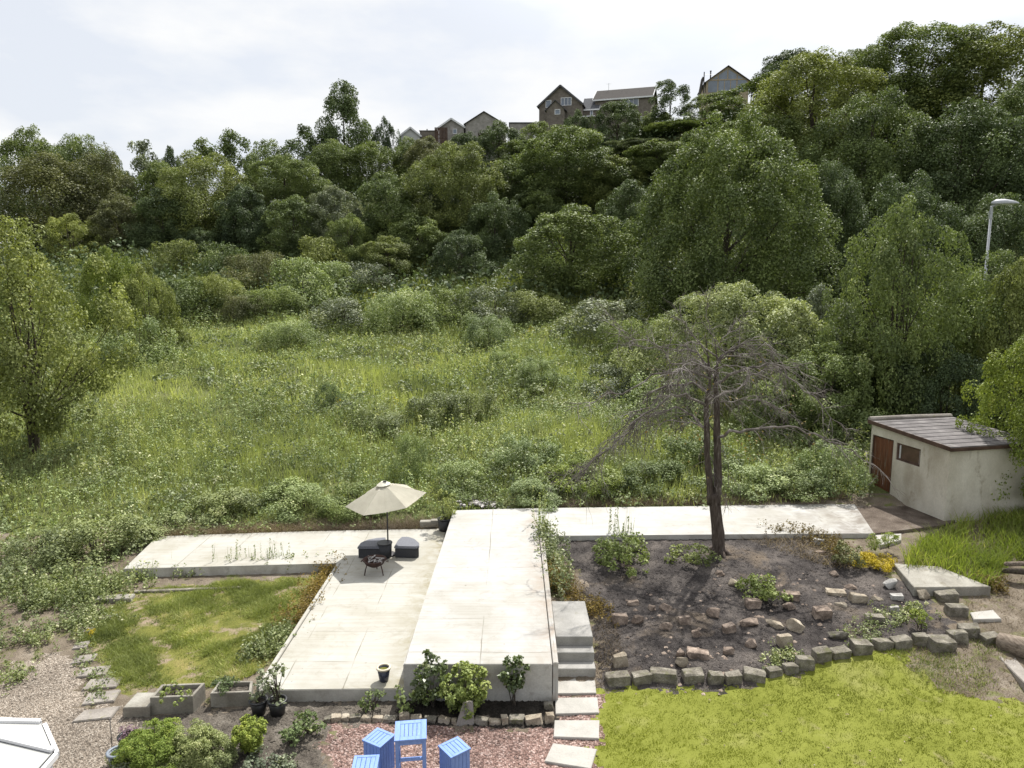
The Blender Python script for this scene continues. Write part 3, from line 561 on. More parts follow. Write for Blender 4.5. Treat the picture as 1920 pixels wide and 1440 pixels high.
def log_obj(name, pts, rad, lab, mat):
    bm = bmesh.new(); c = Vector(pts[0]); tube(bm, [Vector(p)-c for p in pts], rad, 10)
    for v in bm.verts: v.co += mnoise.noise_vector(v.co*5)*0.035
    o = bm_obj(name, bm, mat, smooth=True); o.location = c; return tag(o, lab, 'log')
a = G(1876, 1200, 0.35); b = G(1990, 1240, 0.3)
log_obj('log', [(a[0], a[1]+0.05, 0.30), ((a[0]+b[0])/2, (a[1]+b[1])/2, 0.33), (b[0], b[1], 0.3)], [0.20, 0.25, 0.22], 'thick weathered grey log at the right end of the lawn edging', MT['log'])
a = G(1880, 1062, 0.85); b = G(2040, 1078, 0.85)
log_obj('log', [(a[0], a[1], 0.75), ((a[0]+b[0])/2, (a[1]+b[1])/2, 0.8), (b[0], b[1], 0.78)], [0.07, 0.10, 0.09], 'dark thin log lying behind the long grass at right', MT['bark'])
a = G(1895, 1056, 0.95); b = G(2040, 1066, 0.95)
log_obj('log', [(a[0], a[1]+.2, 0.86), ((a[0]+b[0])/2, (a[1]+b[1])/2+.2, 0.92), (b[0], b[1]+.2, 0.86)], [0.06, 0.07, 0.06], 'pale branch lying on top of the dark thin log', MT['log'])

# ------------------------------------------------------------------ shed
sn = Vector((*G(1770, 975, 0.8), 0)); sf = Vector((*G(1626, 917, 0.8), 0))
dl = (sf-sn).normalized(); dr = Vector((dl.y, -dl.x, 0)); LW = (sf-sn).length; LF = 3.3
def on_wall(u, v):
    d = ray(u, v); n = dr                          # plane through sn with normal dr
    t = (sn-Vector((0, 0, ZC))).dot(n)/d.dot(n); p = d*t+Vector((0, 0, ZC))
    return (p-sn).dot(dl), p.z
zf = on_wall(1777, 840)[1]; zb = on_wall(1626, 789)[1]
shed = thing('garden_shed', 'old cream rendered shed with brown door and sloping felt roof', 'shed', (sn.x, sn.y, 0.3), math.atan2(dl.y, dl.x)-math.pi/2)
# local frame: y along the left wall (away), x to the right
def zr(y): return (zf+(zb-zf)*y/LW)-0.3
bm = bmesh.new(); th = 0.14
door = [on_wall(1637, 812), on_wall(1668, 928), on_wall(1667, 822)]; win = [on_wall(1724, 876), on_wall(1682, 828)]
dy0, dy1 = door[1][0], door[0][0]; dz1 = door[2][1]-0.3-0.02
wy0, wy1 = min(win[0][0], win[1][0]), max(win[0][0], win[1][0]); 
wz0 = on_wall(1681, 862)[1]-0.3; wz1 = on_wall(1724, 842)[1]-0.3
# left wall built as panels round the openings
def quadwall(bm, y0, y1, za0, za1, zb0, zb1):
    vs = []
    for x in (0, th):
        for (y, z) in ((y0, za0), (y1, zb0), (y1, zb1), (y0, za1)): vs.append(bm.verts.new((x, y, z)))
    a, b = vs[:4], vs[4:]
    bm.faces.new(a); bm.faces.new(b[::-1])
    for i in range(4): bm.faces.new((a[i], b[i], b[(i+1) % 4], a[(i+1) % 4]))
quadwall(bm, 0, wy0, -0.4, zr(0), -0.4, zr(wy0))
quadwall(bm, wy0, wy1, -0.4, wz0, -0.4, wz0); quadwall(bm, wy0, wy1, wz1, zr(wy0), wz1, zr(wy1))
quadwall(bm, wy1, dy0, -0.4, zr(wy1), -0.4, zr(dy0))
quadwall(bm, dy0, dy1, dz1, zr(dy0), dz1, zr(dy1)); quadwall(bm, dy0, dy1, -0.4, 0.42, -0.4, 0.42)
quadwall(bm, dy1, LW, -0.4, zr(dy1), -0.4, zr(LW))
def wallbox(bm, x0, x1, y0, y1, z0, za, zb_):
    v = [bm.verts.new(p) for p in ((x0, y0, z0), (x1, y0, z0), (x1, y1, z0), (x0, y1, z0), (x0, y0, za), (x1, y0, za), (x1, y1, zb_), (x0, y1, zb_))]
    for f in ((3, 2, 1, 0), (4, 5, 6, 7), (0, 1, 5, 4), (1, 2, 6, 5), (2, 3, 7, 6), (3, 0, 4, 7)): bm.faces.new([v[i] for i in f])
wallbox(bm, th+0.001, LF, 0, th, -0.4, zr(0), zr(th)); wallbox(bm, th+0.001, LF, LW-th, LW, -0.4, zr(LW-th), zr(LW)); wallbox(bm, LF-th, LF-0.002, th+.001, LW-th-.001, -0.4, zr(th), zr(LW-th))
bm_obj('wall', bm, MT['render'], shed)
bm = bmesh.new(); box(bm, (0.075, (dy0+dy1)/2, (0.42+dz1)/2), (0.05, dy1-dy0-0.09, dz1-0.42))
for k in range(1, 5): box(bm, (0.048, dy0+0.04+(dy1-dy0-0.08)*k/5, (0.42+dz1)/2), (0.006, 0.012, dz1-0.46))
dd = bm_obj('door', bm, MT['rustwood'], shed)
bm = bmesh.new()
for y in (dy0+0.02, dy1-0.02): box(bm, (0.06, y, (0.42+dz1)/2), (0.09, 0.045, dz1-0.42))
box(bm, (0.06, (dy0+dy1)/2, dz1-0.02), (0.088, dy1-dy0-0.086, 0.045)); bm_obj('door_frame', bm, MT['brownwood'], dd)
bm = bmesh.new(); ww = wy1-wy0; wh = wz1-wz0
for y in (wy0+0.03, wy1-0.03): box(bm, (0.07, y, (wz0+wz1)/2), (0.08, 0.06, wh))
for z in (wz0+0.03, wz1-0.03): box(bm, (0.07, (wy0+wy1)/2, z), (0.078, ww-0.12, 0.06))
wf = bm_obj('window', bm, MT['brownwood'], shed)
bm = bmesh.new(); box(bm, (0.085, (wy0+wy1)/2, (wz0+wz1)/2), (0.02, ww-0.12, wh-0.12)); bm_obj('pane', bm, MT['board'], wf)
for y_, w_ in ((wy0+0.085, 0.05), (wy1-0.10, 0.07)):
    bm = bmesh.new(); box(bm, (0.072, y_, (wz0+wz1)/2), (0.012, w_, wh-0.13)); bm_obj('curtain', bm, MT['housewhite'], wf)
bm = bmesh.new(); ov = 0.09; rt = 0.05
def roofpt(x, y, t): return (x, y, zr(y)+t)
ns = 9; edge = []
for i in range(ns):
    ya = -ov+(LW+2*ov)*i/ns; yb = -ov+(LW+2*ov)*(i+1)/ns+0.03
    za, zb2 = zr(ya)+0.012, zr(yb)+0.012
    lo = 0.016
    v = [bm.verts.new(p) for p in ((-ov, ya, za), (LF+ov, ya, za), (LF+ov, yb, zb2), (-ov, yb, zb2), (-ov, ya, za+rt+lo), (LF+ov, ya, za+rt+lo), (LF+ov, yb, zb2+rt), (-ov, yb, zb2+rt))]
    for f in ((3, 2, 1, 0), (4, 5, 6, 7), (0, 1, 5, 4), (1, 2, 6, 5), (2, 3, 7, 6), (3, 0, 4, 7)): bm.faces.new([v[k] for k in f])
rf = bm_obj('roof', bm, MT['felt'], shed)
bm = bmesh.new(); y0, y1 = -ov, LW+ov
v = [bm.verts.new(p) for p in ((-ov-.03, y0, zr(y0)-0.05), (-ov-.002, y0, zr(y0)-0.05), (-ov-.002, y1, zr(y1)-0.05), (-ov-.03, y1, zr(y1)-0.05), (-ov-.03, y0, zr(y0)+0.085), (-ov-.002, y0, zr(y0)+0.085), (-ov-.002, y1, zr(y1)+0.085), (-ov-.03, y1, zr(y1)+0.085))]
for f in ((3, 2, 1, 0), (4, 5, 6, 7), (0, 1, 5, 4), (1, 2, 6, 5), (2, 3, 7, 6), (3, 0, 4, 7)): bm.faces.new([v[k] for k in f])
box(bm, (LF/2, -ov-0.014, zr(-ov)-0.01), (LF+2*ov, 0.025, 0.11)); bm_obj('fascia', bm, MT['brownwood'], rf)
bm = bmesh.new(); tube(bm, [(-ov, LW+0.03, zr(LW)+0.09), (LF/2, LW+0.03, zr(LW)+0.11), (LF+ov, LW+0.03, zr(LW)+0.09)], 0.10, 8)
for v_ in bm.verts: v_.co += mnoise.noise_vector(v_.co*4)*0.03
bm_obj('ridge_cap', bm, MT['flag_old'], rf)
shed.rotation_euler = (0, 0, math.atan2(dl.y, dl.x)-math.pi/2)

# ------------------------------------------------------------------ parasol and seats on the patio
px, py = G(728, 1040, 0.27)
um = thing('parasol', 'cream six-sided garden parasol open and tilted over the dark seats', 'parasol', (px, py, 0.27))
topz = AT(722, 906, py).z-0.27
bm = bmesh.new(); tube(bm, [(0, 0, 0.02), (0, 0, 1.4), (-0.09, -0.02, topz-0.02)], 0.022, 10); bm_obj('pole', bm, MT['darkmetal'], um)
bm = bmesh.new(); lathe(bm, [(0, 0), (0.22, 0), (0.22, 0.035), (0.05, 0.06), (0.035, 0.16), (0, 0.16)], 20); bm_obj('base', bm, MT['darkmetal'], um)
tilt = Matrix.Rotation(R_(-7.5), 4, 'Y') @ Matrix.Rotation(R_(3), 4, 'X')
Rc = 1.20; drop = 0.50; a0 = R_(8)
bm = bmesh.new(); top = bm.verts.new((0, 0, 0)); rings = []
nst = 6; sub = 4
for j in range(1, nst+1):
    t = j/nst; ring = []
    for k in range(6*sub):
        a = a0+2*math.pi*k/(6*sub); kk = k % sub
        f = math.cos(math.pi/6)/math.cos((a-a0) % (math.pi/3)-math.pi/6)
        sag = 0.035*math.sin(math.pi*kk/sub)*t
        ring.append(bm.verts.new((Rc*t*f*math.cos(a)*(1-0.03*math.sin(math.pi*kk/sub)*t), Rc*t*f*math.sin(a)*(1-0.03*math.sin(math.pi*kk/sub)*t), -drop*(t**1.12)-sag)))
    rings.append(ring)
n = 6*sub
for k in range(n): bm.faces.new((top, rings[0][k], rings[0][(k+1) % n]))
for j in range(nst-1):
    for k in range(n): bm.faces.new((rings[j][k], rings[j+1][k], rings[j+1][(k+1) % n], rings[j][(k+1) % n]))
r = bmesh.ops.solidify(bm, geom=bm.faces[:], thickness=0.006)
bmesh.ops.transform(bm, matrix=Matrix.Translation((-0.09, -0.02, topz)) @ tilt, verts=bm.verts)
can = bm_obj('canopy', bm, MT['canvas'], um, smooth=False)
bm = bmesh.new(); lathe(bm, [(0, 0.055), (0.06, 0.05), (0.20, -0.035), (0.21, -0.05), (0.17, -0.045), (0, 0.0)], 12)
bmesh.ops.transform(bm, matrix=Matrix.Translation((-0.09, -0.02, topz+0.012)) @ tilt, verts=bm.verts); bm_obj('vent', bm, MT['canvas'], can)
bm = bmesh.new(); box(bm, (0, 0, 0.06), (0.10, 0.05, 0.03)); bmesh.ops.transform(bm, matrix=Matrix.Translation((-0.03, -0.06, topz+0.012)) @ tilt, verts=bm.verts); bm_obj('finial', bm, MT['darkmetal'], um)
for k in range(6):
    a = a0+k*math.pi/3; bm = bmesh.new()
    tube(bm, [(0, 0, -0.04), (Rc*0.5*math.cos(a), Rc*0.5*math.sin(a), -drop*0.46-0.03), (Rc*0.97*math.cos(a), Rc*0.97*math.sin(a), -drop-0.01)], 0.008, 5)
    tube(bm, [(0.02*math.cos(a), 0.02*math.sin(a), -0.55), (Rc*0.5*math.cos(a), Rc*0.5*math.sin(a), -drop*0.46-0.03)], 0.007, 5)
    bmesh.ops.transform(bm, matrix=Matrix.Translation((-0.09, -0.02, topz)) @ tilt, verts=bm.verts); bm_obj('rib', bm, MT['darkmetal'], um)

def seat(q, lab):
    zt_ = 0.64; poly = [G(u, v, zt_) for u, v in q][::-1]; c = np.mean(poly, 0)
    o = thing('rattan_seat', lab, 'outdoor seat', (c[0], c[1], 0.27), 0, 'dark seats under the parasol')
    lp = [(p[0]-c[0], p[1]-c[1]) for p in poly]
    bm = bmesh.new(); prism(bm, [(x*0.95, y*0.95) for x, y in lp], 0.02, 0.30, 0.02); bm_obj('base', bm, MT['rattan'], o)
    bm = bmesh.new(); prism(bm, lp, 0.302, 0.37, 0.02); bm_obj('lid', bm, MT['rattan_top'], o)
seat([(670, 1025), (676, 1017), (690, 1011), (708, 1008), (723, 1007), (723, 1014), (716, 1020), (711, 1025)], 'left hand dark rattan seat section with pointed slate grey lid')
seat([(739, 1024), (746, 1012), (753, 1006), (766, 1006), (778, 1010), (786, 1017), (786, 1023), (780, 1025)], 'right hand dark rattan seat section with rounded slate grey lid')
cx_, cy_ = G(722, 1044, 0.27)
o = thing('side_table', 'round black drum table between the two seats and the fire bowl', 'side table', (cx_, cy_, 0.27))
bm = bmesh.new(); lathe(bm, [(0, 0), (0.19, 0), (0.21, 0.42), (0.0, 0.42)], 24); bm_obj('drum', bm, MT['rattan'], o, True)
bm = bmesh.new(); lathe(bm, [(0, 0.421), (0.225, 0.421), (0.228, 0.435), (0.222, 0.45), (0, 0.452)], 24); bm_obj('tabletop', bm, MT['blackpot'], o)
cx_, cy_ = G(703, 1075, 0.27)
o = thing('fire_bowl', 'rusty iron fire bowl on legs with burnt wood inside', 'fire pit', (cx_, cy_, 0.27))
bm = bmesh.new(); lathe(bm, [(0, 0.20), (0.13, 0.215), (0.25, 0.29), (0.305, 0.40), (0.33, 0.405), (0.33, 0.42), (0.295, 0.42), (0.235, 0.31), (0.12, 0.24), (0, 0.23)], 28); bm_obj('bowl', bm, MT['rust'], o, True)
for k in range(3):
    a = R_(-90+60+120*k); bm = bmesh.new()
    tube(bm, [(0.22*math.cos(a), 0.22*math.sin(a), 0.30), (0.27*math.cos(a), 0.27*math.sin(a), 0.15), (0.30*math.cos(a), 0.30*math.sin(a), 0.0)], 0.016, 6); bm_obj('leg', bm, MT['rust'], o)
bm = bmesh.new()
for s in (-1, 1): tube(bm, [(s*0.32, -0.05, 0.39), (s*0.37, -0.05, 0.36), (s*0.38, 0, 0.34), (s*0.37, 0.05, 0.36), (s*0.32, 0.05, 0.39)], 0.01, 5)
bm_obj('handle', bm, MT['rust'], o)
rr = random.Random(3)
bm = bmesh.new()
for k in range(14):
    a = rr.uniform(0, 6.28); p = Vector((rr.uniform(-.2, .2), rr.uniform(-.2, .2), rr.uniform(.33, .42))); d = Vector((math.cos(a), math.sin(a), rr.uniform(-.2, .35)))*rr.uniform(.07, .15)
    tube(bm, [p-d, p+d], [0.022, 0.018], 5)
w = bm_obj('charred_wood', bm, MT['ash']); w.location = (cx_, cy_, 0.27); tag(w, 'pale charred sticks lying in the rusty fire bowl', 'firewood')

# ------------------------------------------------------------------ blue bar set on red gravel
def plank_top(bm, sx, sy, z, n=4, fr=0.06, th=0.03):
    for s in (-1, 1): box(bm, (s*(sx-fr)/2, 0, z), (fr, sy, th), bev=0.003)
    for s in (-1, 1): box(bm, (0, s*(sy-fr)/2, z), (sx-2*fr-0.002, fr, th), bev=0.003)
    w = (sx-2*fr)/n
    for k in range(n): box(bm, (-(sx-2*fr)/2+w*(k+.5), 0, z-0.004), (w-0.007, sy-2*fr-0.004, th), bev=0.003)
tx, ty = G(770, 1368, 1.0)
tb = thing('bar_table', 'tall blue slatted bar table between the three box stools', 'table', (tx, ty, 0), R_(7))
bm = bmesh.new(); plank_top(bm, 0.52, 0.52, 0.985, 5, 0.09); bm_obj('tabletop', bm, MT['bluepaint'], tb)
for sx in (-1, 1):
    for sy in (-1, 1):
        bm = bmesh.new(); box(bm, (sx*0.215, sy*0.215, 0.483), (0.06, 0.06, 0.967), bev=0.004); bm_obj('leg', bm, MT['bluepaint'], tb)
for z in (0.32, 0.62):
    for s in (-1, 1):
        bm = bmesh.new(); box(bm, (0, s*0.215, z), (0.368, 0.035, 0.045), bev=0.003); bm_obj('stretcher', bm, MT['bluepaint'], tb)
        bm = bmesh.new(); box(bm, (s*0.215, 0, z-0.05), (0.035, 0.368, 0.045), bev=0.003); bm_obj('stretcher', bm, MT['bluepaint'], tb)
bm = bmesh.new()
for s in (-1, 1):
    box(bm, (0, s*0.226, 0.93), (0.368, 0.025, 0.075)); box(bm, (s*0.226, 0, 0.93), (0.025, 0.368, 0.075))
bm_obj('apron', bm, MT['bluepaint'], tb)
def box_stool(u, v, zt_, rz, s, lab):
    x, y = G(u, v, zt_); o = thing('box_stool', lab, 'stool', (x, y, 0), R_(rz), 'blue box stools')
    bm = bmesh.new(); h = zt_-0.03; n = 5; w = s/n
    for k in range(n):
        c = -s/2+w*(k+.5)
        box(bm, (c, -s/2+0.01, h/2), (w-0.005, 0.02, h), bev=0.002); box(bm, (c, s/2-0.01, h/2), (w-0.005, 0.02, h), bev=0.002)
    w2 = (s-0.044)/n
    for k in range(n):
        c = -(s-0.044)/2+w2*(k+.5)
        box(bm, (-s/2+0.01, c, h/2), (0.02, w2-0.005, h), bev=0.002); box(bm, (s/2-0.01, c, h/2), (0.02, w2-0.005, h), bev=0.002)
    b = bm_obj('body', bm, MT['bluepaint'], o)
    bm = bmesh.new(); box(bm, (0, 0, h/2-0.01), (s-0.05, s-0.05, h-0.04)); bm_obj('lining', bm, MT['bluegap'], b)
    bm = bmesh.new(); plank_top(bm, s+0.03, s+0.03, h+0.015, 4, 0.055); bm_obj('seat', bm, MT['bluepaint'], o)
box_stool(710, 1382, 0.62, -30, 0.37, 'blue box stool nearest to the bar table on its left')
box_stool(852, 1400, 0.64, 38, 0.37, 'blue box stool alone to the right of the bar table')
box_stool(685, 1431, 0.62, 4, 0.38, 'blue box stool farthest forward, cut by the bottom of the photo')

# ------------------------------------------------------------------ troughs, block, pots
def trough(q, h, lab):
    poly = [G(u, v, h) for u, v in q]; c = np.mean(poly, 0); lp = [Vector((p[0]-c[0], p[1]-c[1], 0)) for p in poly]
    o = thing('concrete_trough', lab, 'planter', (c[0], c[1], 0), 0, 'square concrete planters')
    bm = bmesh.new(); n = 4; inn = []
    for i in range(4):
        a = (lp[(i+1) % 4]-lp[i]).normalized(); b = (lp[i-1]-lp[i]).normalized(); inn.append(lp[i]+(a+b)*0.055)
    vo = [bm.verts.new((p.x, p.y, -0.1)) for p in lp]; vt = [bm.verts.new((p.x, p.y, h)) for p in lp]; vi = [bm.verts.new((p.x, p.y, h)) for p in inn]; vb = [bm.verts.new((p.x, p.y, h-0.14)) for p in inn]
    for i in range(4):
        j = (i+1) % 4
        bm.faces.new((vo[i], vo[j], vt[j], vt[i])); bm.faces.new((vt[i], vt[j], vi[j], vi[i])); bm.faces.new((vi[i], vi[j], vb[j], vb[i]))
    bm.faces.new(vo); bm.faces.new(vb)
    bmesh.ops.bevel(bm, geom=[e for e in bm.edges if all(v.co.z > h-0.01 for v in e.verts)], offset=0.008, segments=1, affect='EDGES')
    bm_obj('shell', bm, MT['rough_conc'], o)
    bm = bmesh.new(); vs = []
    g = 10
    grid = [[bm.verts.new(((inn[0].lerp(inn[1], i/g)).lerp(inn[3].lerp(inn[2], i/g), j/g)).to_tuple()[:2]+(h-0.085+random.Random(i*31+j).uniform(-.015, .02),)) for i in range(g+1)] for j in range(g+1)]
    for j in range(g):
        for i in range(g): bm.faces.new((grid[j][i], grid[j][i+1], grid[j+1][i+1], grid[j+1][i]))
    bm_obj('soil', bm, MT['bedsoil'], o); return o, c
tr1, tc1 = trough([(281, 1308), (361, 1305), (384, 1280), (303, 1283)], 0.36, 'larger square concrete planter with seedlings, beside the low block')
tr2, tc2 = trough([(394, 1300), (471, 1297), (474, 1276), (411, 1277)], 0.30, 'smaller concrete planter with a green tuft, beside the patio corner')
poly = [G(u, v, 0.22) for u, v in [(230, 1327), (280, 1325), (299, 1298), (257, 1298)]]; c = np.mean(poly, 0)
bm = bmesh.new(); prism(bm, [(p[0]-c[0], p[1]-c[1]) for p in poly], -0.1, 0.22, 0.01); o = bm_obj('concrete_block', bm, MT['rough_conc']); o.location = (c[0], c[1], 0); tag(o, 'low pale concrete block against the left side of the planter', 'block')
def pot(name, x, y, z, prof, mat, lab, rimmat=None, soil=None):
    o = thing(name, lab, 'pot', (x, y, z)); r1, h = prof[-1]
    t = 0.022
    bm = bmesh.new(); lathe(bm, [(0, 0)]+prof+[(r1-t, h), (r1-t-0.01, h-0.06), (0, h-0.06)], 26); b = bm_obj('body', bm, mat, o, True)
    if rimmat:
        bm = bmesh.new(); lathe(bm, [(r1-0.012, h-0.02), (r1+0.016, h-0.02), (r1+0.018, h+0.012), (r1-t-0.004, h+0.012), (r1-t-0.004, h-0.012)], 26); bm_obj('rim', bm, rimmat, o, True)
    bm = bmesh.new(); lathe(bm, [(0, h-0.035), (r1-t-0.006, h-0.045)], 20); bm_obj('soil', bm, soil or MT['darksoil'], o); return o
x, y = G(720, 1276, 0.27); pot('glazed_pot', x, y, 0.27, [(0.085, 0), (0.095, 0.03), (0.135, 0.29)], MT['bluepot'], 'dark glazed pot with cream rim alone near the patio front edge', MT['creamrim'], MT['roughturf'])
x, y = G(834, 994, 0.27); pot('plant_tub', x, y, 0.27, [(0.18, 0), (0.20, 0.05), (0.225, 0.40)], MT['blackpot'], 'dark tub with leggy shrub in the corner against the raised patio', MT['blackpot']); tubp = (x, y)
x, y = G(486, 1338, 0.0); pot('plant_tub', x, y, 0, [(0.12, 0), (0.165, 0.29)], MT['blackpot'], 'black tub on the left of a pair beside the patio corner', MT['blackpot']); tub2 = (x, y)
x, y = G(521, 1339, 0.0); pot('plant_tub', x, y, 0, [(0.13, 0), (0.175, 0.30)], MT['blackpot'], 'black tub on the right of a pair beside the patio corner', MT['blackpot']); tub3 = (x, y)
x, y = G(221, 1436, 0.0); pot('bucket', x, y, 0, [(0.105, 0), (0.15, 0.27)], MT['greypot'], 'grey plastic bucket of soil at the left of the golden heath shrub', MT['greypot'], MT['bedsoil']); bkt = (x, y)
x, y = G(243, 1402, 0.0); pot('plant_tub', x, y, 0, [(0.12, 0), (0.17, 0.24)], MT['blackpot'], 'dark tub with pink flowers behind the golden heath shrub', MT['blackpot']); tub4 = (x, y)
x, y = G(210, 1408, 0.0); bm = bmesh.new(); tube(bm, [(0, 0, -0.05), (0.01, 0.0, 0.3), (0.0, 0.02, 0.62)], 0.008, 5); o = bm_obj('garden_cane', bm, MT['twig']); o.location = (x, y, 0); tag(o, 'thin cane standing in the gravel beside the grey bucket', 'cane')
x, y = G(805, 989, 0.27); bm = bmesh.new(); box(bm, (0, 0, 0.11), (0.62, 0.22, 0.22), bev=0.02); box(bm, (0.18, 0, 0.235), (0.26, 0.2, 0.03), bev=0.01); o = bm_obj('kerb_block', bm, MT['rough_conc']); o.location = (x, y+0.05, 0.27); o.rotation_euler = (0, 0, R_(4)); tag(o, 'short weathered concrete kerb block at the back of the patio beside the tub', 'block')

# ------------------------------------------------------------------ conservatory roof end (bottom left)
ze = 2.35
A = Vector((*G(76, 1357, ze), ze)); B = Vector((*G(99, 1411, ze), ze)); Cc = Vector((*G(40, 1478, ze), ze)); Dd = Vector((*G(-330, 1490, ze), ze)); A2 = Vector((*G(-330, 1350, ze), ze))
Rg = Vector((*G(-150, 1352, 2.72), 2.72))
cons = thing('conservatory', 'white framed conservatory roof with pale panels, only its end in view', 'conservatory', (Rg.x, Rg.y, 0)); off_ = Vector((Rg.x, Rg.y, 0))
ring = [A2, A, B, Cc, Dd]
for i in range(4):
    p, q = ring[i]-off_, ring[i+1]-off_; r0 = Rg-off_
    cn = (p+q+r0)/3; bm = bmesh.new(); nn = (q-p).cross(r0-p).normalized(); nn = nn if nn.z > 0 else -nn
    tri = [p, q, r0]; vs = [bm.verts.new(v-nn*0.012) for v in tri]; vt = [bm.verts.new(v+nn*0.012) for v in tri]
    bm.faces.new(vs[::-1]); bm.faces.new(vt)
    for k in range(3): bm.faces.new((vs[k], vs[(k+1) % 3], vt[(k+1) % 3], vt[k]))
    bm_obj('roof_panel', bm, MT['poly'], cons)
def bar(bm, p, q, w, h):
    d = q-p; L = d.length; X = d.normalized(); Yv = Vector((0, 0, 1)).cross(X).normalized(); Zv = X.cross(Yv)
    M4 = Matrix((X, Yv, Zv)).transposed().to_4x4(); M4.translation = (p+q)/2
    g = bmesh.ops.create_cube(bm, size=1.0); bmesh.ops.scale(bm, vec=(L, w, h), verts=g['verts']); bmesh.ops.transform(bm, matrix=M4, verts=g['verts'])
for v in ring:
    bm = bmesh.new(); bar(bm, v-off_+Vector((0, 0, 0.03)), Rg-off_+Vector((0, 0, 0.03)), 0.065, 0.055); gb = bm_obj('glazing_bar', bm, MT['whiteframe'], cons)
    bm = bmesh.new(); bar(bm, v-off_+Vector((0, 0, 0.0)), Rg-off_+Vector((0, 0, 0.0)), 0.085, 0.03); bm_obj('gasket', bm, MT['gasket'], gb)
for i in range(4):
    p, q = ring[i]-off_, ring[i+1]-off_; bm = bmesh.new(); outw = ((p+q)/2); outw.z = 0; outw = outw.normalized()
    bar(bm, p+outw*0.05-Vector((0, 0, .03)), q+outw*0.05-Vector((0, 0, .03)), 0.05, 0.07); gt = bm_obj('gutter', bm, MT['whiteframe'], cons)
    bm = bmesh.new(); bar(bm, p*0.995+outw*0.015-Vector((0, 0, .035)), q*0.995+outw*0.015-Vector((0, 0, .035)), 0.03, 0.06); bm_obj('gutter_channel', bm, MT['gasket'], gt)
    z0 = 0.0; bm = bmesh.new(); pp = p*0.96; qq = q*0.96
    for za, zb_, ww in ((0.0, 0.6, 0.1), (2.05, 2.28, 0.08), (0.6, 0.68, 0.09)):
        a = Vector((pp.x, pp.y, (za+zb_)/2)); b = Vector((qq.x, qq.y, (za+zb_)/2)); bar(bm, a, b, ww, zb_-za)
    for t in (0.0, 0.33, 0.67, 1.0):
        m_ = pp.lerp(qq, t); box(bm, (m_.x, m_.y, 1.36), (0.07, 0.07, 1.36))
    bm_obj('wall_frame', bm, MT['whiteframe'], cons)
    bm = bmesh.new(); a = Vector((pp.x, pp.y, 1.36)); b = Vector((qq.x, qq.y, 1.36)); bar(bm, a, b, 0.02, 1.36); bm_obj('glazing', bm, MT['winglass'], cons)

# ------------------------------------------------------------------ street lamp
lp = AT(1859, 392, 37.0); gz = z1(lp.x, 37.0)
lampo = thing('street_lamp', 'grey street lamp post rising out of the trees at the right edge', 'street lamp', (lp.x, 37.0, gz))
h = lp.z-gz
bm = bmesh.new(); tube(bm, [(0, 0, -0.2), (0, 0, 1.2), (0, 0, 1.25), (0, 0, h-0.1)], [0.10, 0.10, 0.075, 0.06], 12); bm_obj('pole', bm, MT['lampgrey'], lampo, True)
bm = bmesh.new(); tube(bm, [(0, 0, h-0.5), (0, 0, h+0.12), (0.15, -0.02, h+0.2), (0.35, -0.05, h+0.23)], [0.075, 0.075, 0.06, 0.045], 10)
tube(bm, [(-0.08, 0, h-0.1), (-0.12, 0, h-0.2), (-0.1, 0, h-0.42), (0, 0, h-0.5)], 0.012, 6); bm_obj('bracket', bm, MT['lampgrey'], lampo)
bm = bmesh.new(); prof = [(0.0, 0.10, 0.12), (0.2, 0.24, 0.22), (0.55, 0.30, 0.24), (0.95, 0.27, 0.17), (1.2, 0.18, 0.08)]
rings = []
for x_, w_, t_ in prof:
    rings.append([bm.verts.new((x_, w_*math.cos(a)*0.9-0.1*x_, h+0.26+t_*max(math.sin(a), -0.15)+0.05*x_*0)) for a in [2*math.pi*k/14 for k in range(14)]])
for i in range(len(rings)-1):
    for k in range(14): bm.faces.new((rings[i][k], rings[i][(k+1) % 14], rings[i+1][(k+1) % 14], rings[i+1][k]))
bm.faces.new(rings[0][::-1]); bm.faces.new(rings[-1]); hd = bm_obj('lamp_head', bm, MT['lampgrey'], lampo, True)
bm = bmesh.new(); box(bm, (0.68, -0.07, h+0.215), (0.65, 0.28, 0.04), bev=0.015); bm_obj('lens', bm, MT['lens'], hd)

